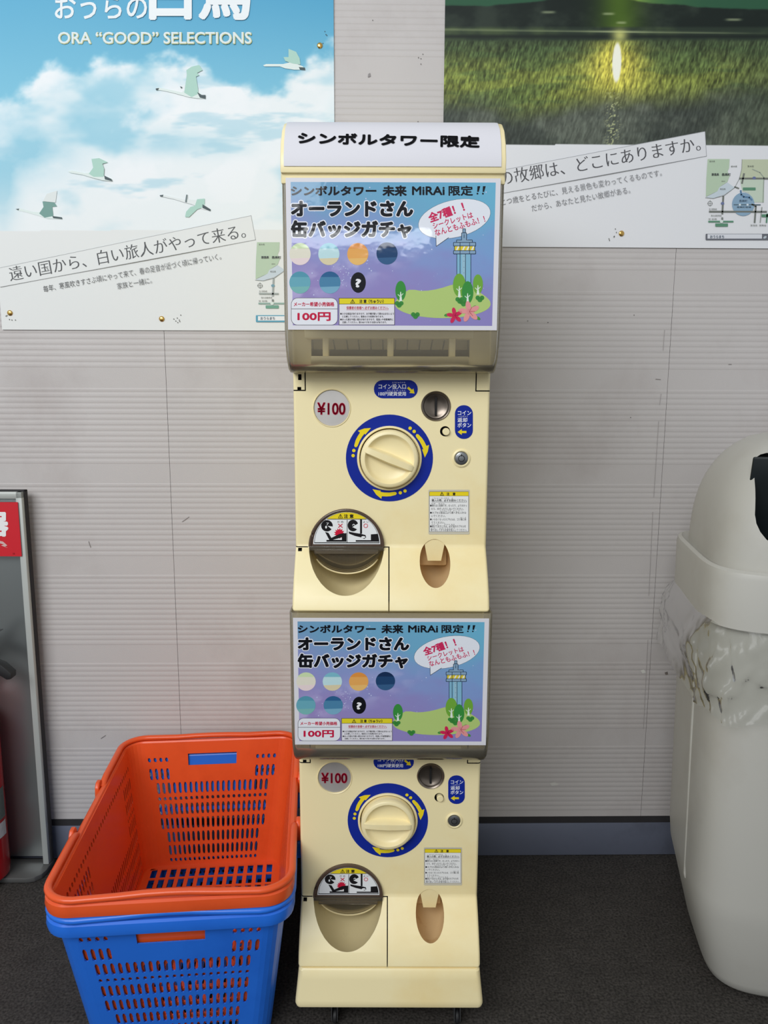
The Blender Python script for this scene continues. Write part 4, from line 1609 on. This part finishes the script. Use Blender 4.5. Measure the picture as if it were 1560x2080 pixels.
me = solidify(bm_mesh(bm, 'header_sheet', M_PAPER, ORG), 0.0005, 1.0)
link('header_sheet', smooth(me, 60), hd, label='white paper sheet with black lettering')


def arcmap(x, y, l):
    d = ray(x, y, ROT_C)
    k = d.z / d.y
    kx = d.x / d.y
    for (ya, za), (yb, zb) in zip(pro, pro[1:]):
        fa, fb = za - CAM_H - k * ya, zb - CAM_H - k * yb
        if fa <= 0 <= fb or fb <= 0 <= fa:
            t = fa / (fa - fb)
            Y = ya + t * (yb - ya) - 0.0010
            Z = za + t * (zb - za) + 0.0010
            return Vector((kx * Y, Y, Z))
    return Vector((kx * pro[-1][0], pro[-1][0], pro[-1][1] + 0.001))


T = Print(arcmap)
A_, B_ = (606, 293), (973, 301)
T.text('シンボルタワー限定', 0, 0, 0, 0, rgb(28, 28, 32), 1, off=0.06, A=A_, B=B_, h=22, cuts=10)
T.build('header_lettering', M_STICKER, hd, ORG)
up_bits = T

# base under the stack
base = Root('machine_base', (XM, 1.35, 0.0), 'low flared cream base on casters under the lower capsule machine', 'base')
ORG = base.org
ZT, ZS = ZBOT - DZ - 0.0006, 0.048
bm = bmesh.new()


def rring(hx, yf, yb, z, r=0.008, n=5):
    p = []
    for cx, cy, a in ((XM + hx - r, yb - r, 0), (XM - hx + r, yb - r, 90), (XM - hx + r, yf + r, 180), (XM + hx - r, yf + r, 270)):
        for k in range(n):
            t = R(a + 90 * k / (n - 1))
            p.append((cx + r * math.cos(t), cy + r * math.sin(t), z))
    return p


secs = [(0.1470, 1.1260, 1.552, ZT), (0.1495, 1.1235, 1.555, ZT - 0.003), (0.1510, 1.1215, 1.555, ZT - 0.018), (0.1545, 1.1160, 1.556, ZS + 0.012), (0.1550, 1.1150, 1.556, ZS + 0.006), (0.1535, 1.1165, 1.554, ZS)]
rg_ = [[bm.verts.new(p) for p in rring(*s)] for s in secs]
for a, b_ in zip(rg_, rg_[1:]):
    for k in range(len(a)):
        k2 = (k + 1) % len(a)
        bm.faces.new((a[k], a[k2], b_[k2], b_[k]))
bm.faces.new(rg_[0])
bm.faces.new(rg_[-1][::-1])
part('skirt', bm, M_CREAM, base.e)
for px, py in ((682, 2058), (925, 2057)):
    x = CP(px, py, 1.16).x
    for y in (1.140, 1.50):
        bm = bmesh.new()
        add_box(bm, x - 0.008, x + 0.008, y - 0.010, y + 0.010, 0.040, ZS + 0.001, 0.001, 1)
        add_box(bm, x - 0.0055, x - 0.0040, y - 0.012, y + 0.010, 0.010, 0.042, 0.0005, 1)
        add_box(bm, x + 0.0040, x + 0.0055, y - 0.012, y + 0.010, 0.010, 0.042, 0.0005, 1)
        cst = part('caster', bm, M_STEEL, base.e)
        bm = bmesh.new()
        prf = [(0.0, -0.0035), (0.010, -0.0035), (0.0125, -0.0022), (0.0125, 0.0022), (0.010, 0.0035), (0.0, 0.0035)]
        add_lathe_y(bm, 0, 0, prf, 24)
        bmesh.ops.rotate(bm, verts=bm.verts, matrix=Matrix.Rotation(R(90), 3, 'Z'))
        bmesh.ops.translate(bm, verts=bm.verts, vec=(x, y, 0.0126))
        part('wheel', bm, M_RUBBER, cst)


# ================================================================ SHOPPING BASKETS
BW, BL, BH = 0.378, 0.542, 0.264        # outside of the rim, height


def basket(label, m, z_off, dw):
    """authored about its own origin: x across, y along, z up"""
    root = Root('shopping_basket', (-0.3465, 1.304, z_off), label, 'basket', 'nested shopping baskets beside the machine', rz=5.2)
    tw, tl, bw, bl = BW / 2 - 0.014 + dw, BL / 2 - 0.014 + dw, BW / 2 - 0.046 + dw, BL / 2 - 0.058 + dw
    rt, rb = 0.031, 0.030

    def pos(side, u, t):
        """side 0 front, 1 right, 2 back, 3 left; u -1..1 along the straight run; t 0 top .. 1 bottom"""
        w = tw + (bw - tw) * t
        l = tl + (bl - tl) * t
        r = rt + (rb - rt) * t
        z = BH - (BH - 0.004) * t
        if side == 0:
            return Vector((u * (w - r), -l, z))
        if side == 1:
            return Vector((w, u * (l - r), z))
        if side == 2:
            return Vector((-u * (w - r), l, z))
        return Vector((-w, -u * (l - r), z))

    def corner(side, a, t):
        """corner that follows a side; a 0..1"""
        w = tw + (bw - tw) * t
        l = tl + (bl - tl) * t
        r = rt + (rb - rt) * t
        z = BH - (BH - 0.004) * t
        c = [((w - r), -(l - r)), ((w - r), (l - r)), (-(w - r), (l - r)), (-(w - r), -(l - r))][side]
        ang = R(-90 + 90 * side + 90 * a)
        return Vector((c[0] + r * math.cos(ang), c[1] + r * math.sin(ang), z))
    # rows: (t0, t1, kind); kind 0 solid, 1 corner rows only, 2 all, 3 handle band
    rows = [(0, .095, 0), (.095, .120, 3), (.120, .155, 1), (.155, .190, 3), (.190, .208, 0), (.208, .300, 1), (.300, .325, 0), (.325, .415, 2), (.415, .442, 0),
            (.442, .470, 2), (.470, .497, 0), (.497, .587, 2), (.587, .613, 0), (.613, .703, 2), (.703, .728, 0), (.728, .812, 2), (.812, .836, 0), (.836, .915, 2), (.915, .940, 0), (.940, .968, 2), (.968, 1.0, 0)]
    verts, faces, cache = [], [], {}

    def V(p):
        k = (round(p.x, 5), round(p.y, 5), round(p.z, 5))
        if k not in cache:
            cache[k] = len(verts)
            verts.append(tuple(p))
        return cache[k]

    def wall_(side, ncol, nc_corner, has_grip):
        us = []
        pitch = 2.0 / (ncol + 0.1)
        hw = pitch * 0.265
        cen = [-1 + pitch * (0.55 + i) for i in range(ncol)]
        edges = [-1.0]
        for c in cen:
            edges += [c - hw, c + hw]
        edges.append(1.0)
        for t0, t1, kd in rows:
            for j in range(len(edges) - 1):
                u0, u1 = edges[j], edges[j + 1]
                col = (j - 1) // 2 if j % 2 == 1 else None
                gap = False
                if col is not None:
                    if kd == 2:
                        sk = 0 if not has_grip else (1 if t0 < 0.7 else 2)
                        gap = sk <= col < ncol - sk
                    elif kd == 1:
                        gap = col < nc_corner or col >= ncol - nc_corner or (not has_grip and t1 < 0.16)
                        if not has_grip and t1 > 0.2:
                            gap = (col < 5 or col >= ncol - 11)
                    if not has_grip and kd == 2 and t0 < 0.5:
                        gap = (col < 5 or col >= ncol - 11)
                if has_grip and kd == 3 and abs((u0 + u1) / 2) < 0.36:
                    continue
                if has_grip and kd == 1 and t1 < 0.16 and abs((u0 + u1) / 2) < 0.36:
                    continue
                if not gap:
                    faces.append(tuple(V(pos(side, u, t)) for u, t in ((u0, t0), (u1, t0), (u1, t1), (u0, t1))))
                else:   # rounded ends: four small corner fills
                    du = (u1 - u0) * 0.3
                    dt = min((t1 - t0) * 0.35, 0.018)
                    for (a, b_, sa, sb) in ((u0, t0, 1, 1), (u1, t0, -1, 1), (u1, t1, -1, -1), (u0, t1, 1, -1)):
                        faces.append((V(pos(side, a, b_)), V(pos(side, a + sa * du, b_)), V(pos(side, a, b_ + sb * dt))))
    wall_(0, 23, 4, True)
    wall_(2, 23, 4, True)
    wall_(1, 36, 4, False)
    wall_(3, 36, 4, False)
    for s in range(4):
        for t0, t1, kd in rows:
            for k in range(6):
                faces.append(tuple(V(corner(s, a, t)) for a, t in ((k / 6, t0), ((k + 1) / 6, t0), ((k + 1) / 6, t1), (k / 6, t1))))
    # floor with slots
    bx, by = bw - 0.012, bl - 0.012
    nx_, ny_ = 13, 12
    ex = [-bx]
    for i in range(nx_):
        c = -bx + (i + 0.5) * 2 * bx / nx_
        ex += [c - bx / nx_ * 0.60, c + bx / nx_ * 0.60]
    ex.append(bx)
    ey = [-by]
    for i in range(ny_):
        c = -by + (i + 0.5) * 2 * by / ny_
        ey += [c - by / ny_ * 0.84, c + by / ny_ * 0.84]
    ey.append(by)
    z = 0.004
    for i in range(len(ex) - 1):
        for j in range(len(ey) - 1):
            if i % 2 == 1 and j % 2 == 1:
                continue
            faces.append(tuple(V(Vector(p)) for p in ((ex[i], ey[j], z), (ex[i + 1], ey[j], z), (ex[i + 1], ey[j + 1], z), (ex[i], ey[j + 1], z))))
    # border of the floor out to the walls
    outer = []
    for s in range(4):
        outer += [pos(s, u, 1.0) for u in (-1, 0)]
        outer += [corner(s, a, 1.0) for a in (0, .25, .5, .75)]
    inner = [Vector((max(-bx, min(bx, p.x * 0.94)), max(-by, min(by, p.y * 0.96)), z)) for p in outer]
    for i in range(len(inner)):
        p = inner[i]
        if abs(abs(p.x) - bx) > abs(abs(p.y) - by):
            inner[i] = Vector((p.x, math.copysign(by, p.y), z))
        else:
            inner[i] = Vector((math.copysign(bx, p.x), p.y, z))
    for i in range(len(outer)):
        j = (i + 1) % len(outer)
        faces.append((V(outer[i]), V(outer[j]), V(inner[j]), V(inner[i])))
    me = bpy.data.meshes.new('shell')
    fs = []
    for f in faces:
        g = []
        for q in f:
            if q not in g:
                g.append(q)
        if len(g) > 2:
            fs.append(tuple(g))
    me.from_pydata(verts, [], fs)
    me.materials.append(m)
    me = solidify(me, 0.0022, 0.0)
    link('shell', me, root.e)
    # rim: a turned-over flange swept round the top

    def loop(t, out, zz, n=8):
        p = []
        w, l, r = tw + out, tl + out, rt + out
        for s, (sx, sy) in enumerate(((1, -1), (1, 1), (-1, 1), (-1, -1))):
            for k in range(n + 1):
                a = R(-90 + 90 * s + 90 * k / n)
                p.append(Vector((sx * (w - r) + r * math.cos(a), sy * (l - r) + r * math.sin(a), zz)))
        return p
    bm = bmesh.new()
    prof_ = [(-0.001, BH - 0.012), (0.0005, BH), (0.003, BH + 0.003), (0.009, BH + 0.003), (0.0125, BH), (0.0135, BH - 0.010), (0.0115, BH - 0.0185), (0.010, BH - 0.010), (0.008, BH - 0.003), (0.0015, BH - 0.004)]
    rr = [[bm.verts.new(p) for p in loop(0, o_, z_)] for o_, z_ in prof_]
    for i in range(len(rr)):
        a, b_ = rr[i], rr[(i + 1) % len(rr)]
        for k in range(len(a)):
            k2 = (k + 1) % len(a)
            bm.faces.new((a[k], a[k2], b_[k2], b_[k]))
    link('rim', bm_mesh(bm, 'rim', m), root.e)
    # two folded bail handles lying on the rim, pivots at the sides
    W, L_ = BW / 2 + dw - 0.0045, BL / 2 + dw - 0.0045
    rr_ = 0.048
    for sgn in (-1, 1):
        ys = sgn * 0.080
        path = []
        path.append(Vector((W, ys, BH - 0.001)))
        path.append(Vector((W, ys + sgn * 0.012, BH + 0.006)))
        path.append(Vector((W, ys + sgn * 0.03, BH + 0.0085)))
        for k in range(9):
            a = R(90 * k / 8)
            path.append(Vector(((W - rr_) + rr_ * math.cos(a), sgn * ((L_ - rr_) + rr_ * math.sin(a)), BH + 0.0085)))
        for q in (0.55, 0.25, 0, -0.25, -0.55):
            path.append(Vector((q * (W - rr_), sgn * (L_ - 0.004 * (1 - q * q)), BH + 0.0085 + 0.003 * (1 - (q / 0.6) ** 2))))
        for k in range(9):
            a = R(90 - 90 * k / 8)
            path.append(Vector((-(W - rr_) - rr_ * math.cos(a), sgn * ((L_ - rr_) + rr_ * math.sin(a)), BH + 0.0085)))
        path.append(Vector((-W, ys + sgn * 0.03, BH + 0.0085)))
        path.append(Vector((-W, ys + sgn * 0.012, BH + 0.006)))
        path.append(Vector((-W, ys, BH - 0.001)))
        bm = bmesh.new()
        add_tube(bm, path, 0.0062, 10, flat=0.85)
        h = link('handle', bm_mesh(bm, 'handle', m, ang=60), root.e)
        for sx in (-1, 1):
            bm = bmesh.new()
            add_prism(bm, [(ys - 0.016, BH - 0.022), (ys + 0.016, BH - 0.022), (ys + 0.013, BH + 0.004), (ys + 0.006, BH + 0.012), (ys - 0.006, BH + 0.012), (ys - 0.013, BH + 0.004)],
                      sx * (W + 0.0035), sx * (W + 0.0110), 'x', 0.0018, 2)
            link('pivot_lug', bm_mesh(bm, 'pivot_lug', m), h)
    return root


basket('blue perforated shopping basket on the floor, holding the orange one', M_BLUE, 0.0015, 0.0)
basket('orange perforated shopping basket nested inside the blue one', M_ORANGE, 0.0345, 0.0)


# ================================================================ WASTE BIN
BC, BRZ = (0.752, 1.305), -10.0
binr = Root('trash_bin', (BC[0], BC[1], 0.0), 'large warm grey plastic waste bin with domed lid', 'trash bin', rz=BRZ)


def srect(a, b, e, n=64):
    p = []
    for k in range(n):
        t = 2 * math.pi * k / n
        c, s = math.cos(t), math.sin(t)
        p.append((a * math.copysign(abs(c) ** (2 / e), c), b * math.copysign(abs(s) ** (2 / e), s)))
    return p


def loft(secs, n=64, cap0=True, cap1=True):
    bm = bmesh.new()
    rr = [[bm.verts.new((x, y, z)) for x, y in srect(a, b, e, n)] for a, b, e, z in secs]
    for p, q in zip(rr, rr[1:]):
        for k in range(n):
            k2 = (k + 1) % n
            bm.faces.new((p[k], p[k2], q[k2], q[k]))
    if cap0:
        bm.faces.new(rr[0][::-1])
    if cap1:
        bm.faces.new(rr[-1])
    return bm


link('body', bm_mesh(loft([(0.120, 0.108, 4.5, 0.0), (0.140, 0.126, 4.5, 0.003), (0.150, 0.137, 4.5, 0.014), (0.156, 0.143, 4.5, 0.030), (0.190, 0.176, 5, 0.165), (0.193, 0.179, 5, 0.20), (0.197, 0.183, 5, 0.45), (0.200, 0.186, 5, 0.70)]), 'body', M_BIN, ang=50), binr.e)
for sy in (-0.055,):
    bm = bmesh.new()
    add_tube(bm, [(-0.1885, sy, 0.170), (-0.1905, sy, 0.178), (-0.1965, sy, 0.45), (-0.1985, sy, 0.60)], 0.0032, 8)
    link('moulded_rib', bm_mesh(bm, 'moulded_rib', M_BIN), binr.e)
col_ = bm_mesh(loft([(0.206, 0.192, 5, 0.680), (0.212, 0.198, 5, 0.684), (0.213, 0.199, 5, 0.765), (0.211, 0.197, 5, 0.774), (0.205, 0.191, 5, 0.777), (0.200, 0.186, 5, 0.772)]), 'collar', M_BIN, ang=50)
link('collar', col_, binr.e)


def dome_secs(k):
    out = []
    for i in range(15):
        t = i / 14.0
        a = (1 - t ** 2.5) ** (1 / 2.1) if t < 1 else 0.04
        out.append(((0.196 - 0.0) * k * (0.30 + 0.70 * a) if t < 1 else 0.07 * k, (0.182) * k * (0.30 + 0.70 * a) if t < 1 else 0.065 * k, 4.2 - 1.4 * t, 0.771 + 0.215 * k * t ** 0.9))
    return out


dm = bm_mesh(loft(dome_secs(1.0)), 'lid', [M_BIN, M_DARKGREEN], ang=50)
bmc = bmesh.new()
pp = []
for cx, cz, a0 in ((0.118, 0.925, 0), (-0.116, 0.925, 90), (-0.100, 0.862, 180), (0.108, 0.862, 270)):
    for k in range(7):
        r_ = 0.030 if a0 < 100 else 0.050
        pp.append((cx + r_ * math.cos(R(a0 + 15 * k)), cz + r_ * math.sin(R(a0 + 15 * k))))
add_prism(bmc, pp, -0.3, -0.055, 'y')
cm2 = bm_mesh(bmc, 'c', [M_DARKGREEN], sm=False)
lidm = boolean(dm, [cm2])
lid = link('lid', smooth(lidm, 40), binr.e)
# swing door inside the opening
bm = bmesh.new()
add_box(bm, -0.152, 0.152, -0.128, -0.122, 0.812, 0.950, 0.003, 2)
bmesh.ops.rotate(bm, verts=bm.verts, cent=(0, -0.125, 0.950), matrix=Matrix.Rotation(R(12), 3, 'X'))
link('swing_door', bm_mesh(bm, 'swing_door', M_DARKGREEN), lid)

# liner bag hanging out under the collar
bag = Root('plastic_bag', (BC[0], BC[1], 0.5), 'thin clear liner bag hanging out from under the collar of the grey bin', 'bag', rz=BRZ)
n, mrow = 240, 40
tt, hh = np.meshgrid(np.linspace(0, 1, mrow), 2 * np.pi * np.arange(n) / n, indexing='ij')
cc, ss = np.cos(hh), np.sin(hh)
hem = 0.142 + 0.016 * np.sin(3 * hh + 1.4) + 0.005 * np.sin(11 * hh)
cx_n, cy_n = 4 + cc * 3.2, 4 + ss * 3.2
f1 = fbm(cx_n + tt * 2.2, cy_n + tt * 1.4, 3, 3) - 0.5          # broad sags
f2 = np.abs(fbm(cx_n * 2.6 - tt * 2.0, cy_n * 2.6 + tt * 3.4, 13, 3) - 0.5)   # creases
grow = np.sin(np.pi * np.clip(tt * 1.5 + 0.06, 0, 1) * 0.60)
off = 0.003 + grow * (0.017 + 0.014 * np.maximum(0, -cc) + 0.040 * f1 - 0.016 * f2)
off = np.maximum(off, 0.0022)
XX = (0.202 + off) * np.sign(cc) * np.abs(cc) ** 0.4
YY = (0.188 + off) * np.sign(ss) * np.abs(ss) ** 0.4
ZZ = 0.692 - hem * tt - 0.5 + 0.012 * f1 * tt
vs = [tuple(q) for q in np.stack([XX, YY, ZZ], -1).reshape(-1, 3)]
fs = []
for j in range(mrow - 1):
    for k in range(n):
        k2 = (k + 1) % n
        fs.append((j * n + k, j * n + k2, (j + 1) * n + k2, (j + 1) * n + k))
me = bpy.data.meshes.new('film')
me.from_pydata(vs, [], fs)
me.materials.append(M_BAG)
smooth(me, 70)
link('film', me, bag.e)

# ================================================================ FIRE EXTINGUISHER AND ITS STAND
SX0, SX1, SZ = -0.985, -0.7345, 0.842
SB = 1.570
st = Root('extinguisher_stand', (-0.86, 1.55, 0.0), 'grey metal fire extinguisher stand with a red sign against the wall', 'stand')
ORG = st.org
part('back_panel', add_box(bmesh.new(), SX0 + 0.01, SX1 - 0.012, SB - 0.004, SB - 0.001, 0.02, SZ - 0.01, 0.0005, 1), M_STAND2, st.e)
bm = bmesh.new()
add_box(bm, SX1 - 0.016, SX1 - 0.003, SB - 0.022, SB, 0.012, SZ, 0.002, 2)
add_box(bm, SX0 + 0.003, SX0 + 0.016, SB - 0.022, SB, 0.012, SZ, 0.002, 2)
add_box(bm, SX0 + 0.003, SX1 - 0.003, SB - 0.022, SB, SZ - 0.014, SZ, 0.002, 2)
part('frame', bm, M_STAND, st.e)
bm = bmesh.new()
add_box(bm, SX1 - 0.004, SX1, SB - 0.012, SB, 0.012, SZ + 0.003, 0.001, 1)
add_box(bm, SX0, SX1, SB - 0.012, SB, SZ - 0.001, SZ + 0.003, 0.001, 1)
part('edge_trim', bm, M_SEAM, st.e)
bm = bmesh.new()
rb_ = 0.03
out = [(SX0, SB), (SX0, 1.50 + rb_)] + [(SX0 + rb_ - rb_ * math.cos(R(a)), 1.50 + rb_ - rb_ * math.sin(R(a))) for a in (30, 60)] + [(SX0 + rb_, 1.50), (SX1 - rb_, 1.50)] + [(SX1 - rb_ + rb_ * math.sin(R(a)), 1.50 + rb_ - rb_ * math.cos(R(a))) for a in (30, 60)] + [(SX1, 1.50 + rb_), (SX1, SB)]
add_prism(bm, out, 0.0005, 0.012, 'z', 0.002, 2)
part('base_plate', bm, mat('dark_grey_paint', rgb(96, 96, 94), 0.4, metal=0.3, noise=0.08), st.e)
s0, s1_ = CP(36, 1020, SB - 0.024), CP(38, 1130, SB - 0.024)
sign = part('sign', add_box(bmesh.new(), SX0 + 0.017, s0.x, SB - 0.0245, SB - 0.0235, s1_.z, s0.z), M_REDSIGN, st.e, label='red sign with white lettering')
part('sign_bracket', add_box(bmesh.new(), SX0 + 0.014, s0.x + 0.001, SB - 0.0234, SB - 0.004, s1_.z + 0.002, s0.z - 0.002), M_STAND2, st.e)
T = Print(lambda x, y, l: CP(x, y, SB - 0.0248 - 0.0002 * l))
g0 = CP(15, 1040, SB - 0.0248)
T.text('消火器', -146, 1040, 15, 1088, rgb(240, 240, 240), 1, 0.05)
T.poly([(-4, 1098), (6, 1100), (15, 1108), (10, 1110), (16, 1113), (2, 1108), (8, 1106), (-6, 1102)], rgb(214, 180, 176), 1)
T.text('11', 26.5, 1123, 29.5, 1126.5, rgb(90, 10, 20), 1, 0.02)
T.build('lettering', M_PRINT, sign, ORG)

ex = Root('fire_extinguisher', (-0.862, 1.515, 0.0125), 'red fire extinguisher standing on the grey stand', 'fire extinguisher')
ORG = ex.org
EX, EY, ER = -0.862, 1.508, 0.0545
bm = bmesh.new()
prf = [(0.0, 0.014), (ER - 0.006, 0.013), (ER - 0.001, 0.018), (ER, 0.03)]
prf += [(ER, 0.03 + 0.025 * k) for k in range(1, 14)]
prf += [(ER * math.cos(R(a)) ** 0.8 if a < 80 else 0.016, 0.355 + 0.05 * math.sin(R(a))) for a in (15, 30, 45, 60, 72)] + [(0.016, 0.407), (0.016, 0.425), (0.0, 0.425)]
add_lathe_z(bm, EX, EY, prf, 40)
part('cylinder', bm, M_RED, ex.e)
bm = bmesh.new()
add_lathe_z(bm, EX, EY, [(0.0, 0.424), (0.018, 0.424), (0.020, 0.430), (0.018, 0.452), (0.010, 0.458), (0.0, 0.458)], 24)
part('valve', bm, M_STEEL, ex.e)
hl = CP(28, 1370, EY)
bm = bmesh.new()
add_prism(bm, [(EX - 0.02, hl.z + 0.062), (EX + 0.005, hl.z + 0.058), (hl.x - 0.018, hl.z + 0.024), (hl.x + 0.001, hl.z + 0.006), (hl.x, hl.z - 0.006), (hl.x - 0.010, hl.z - 0.008), (hl.x - 0.034, hl.z + 0.008), (EX, hl.z + 0.036), (EX - 0.02, hl.z + 0.040)], EY - 0.012, EY + 0.012, 'y', 0.003, 2)
part('carry_handle', bm, M_RUBBER, ex.e)
tz = CP(4, 1283, EY)
bm = bmesh.new()
add_prism(bm, [(EX - 0.02, 0.462), (EX + 0.01, 0.462), (tz.x - 0.01, tz.z - 0.002), (tz.x, tz.z + 0.003), (tz.x - 0.012, tz.z + 0.003), (EX - 0.02, 0.480)], EY - 0.010, EY + 0.010, 'y', 0.0015, 1)
part('squeeze_lever', bm, M_RUBBER, ex.e)
bm = bmesh.new()
add_tube(bm, [(EX - 0.012, EY, 0.44), (EX - 0.05, EY - 0.01, 0.445), (EX - 0.075, EY - 0.015, 0.40), (EX - 0.078, EY - 0.018, 0.28), (EX - 0.072, EY - 0.02, 0.16)], 0.0075, 10)
part('hose', bm, M_RUBBER, ex.e)
for (a0, a1, z0, z1_, c, nm) in ((-55, 8, 0.150, 0.218, rgb(96, 106, 100), 'instruction_label'), (-35, 6, 0.110, 0.143, rgb(206, 204, 200), 'inspection_label')):
    bm = bmesh.new()
    r_ = ER + 0.0006
    ra = [[bm.verts.new((EX + r_ * math.cos(R(a)), EY + r_ * math.sin(R(a)), z)) for a in np.linspace(a0, a1, 10)] for z in (z0, z1_)]
    for k in range(9):
        bm.faces.new((ra[0][k], ra[0][k + 1], ra[1][k + 1], ra[1][k]))
    part(nm, bm, mat(nm, c, 0.4, noise=0.25, nscale=160), ex.e)
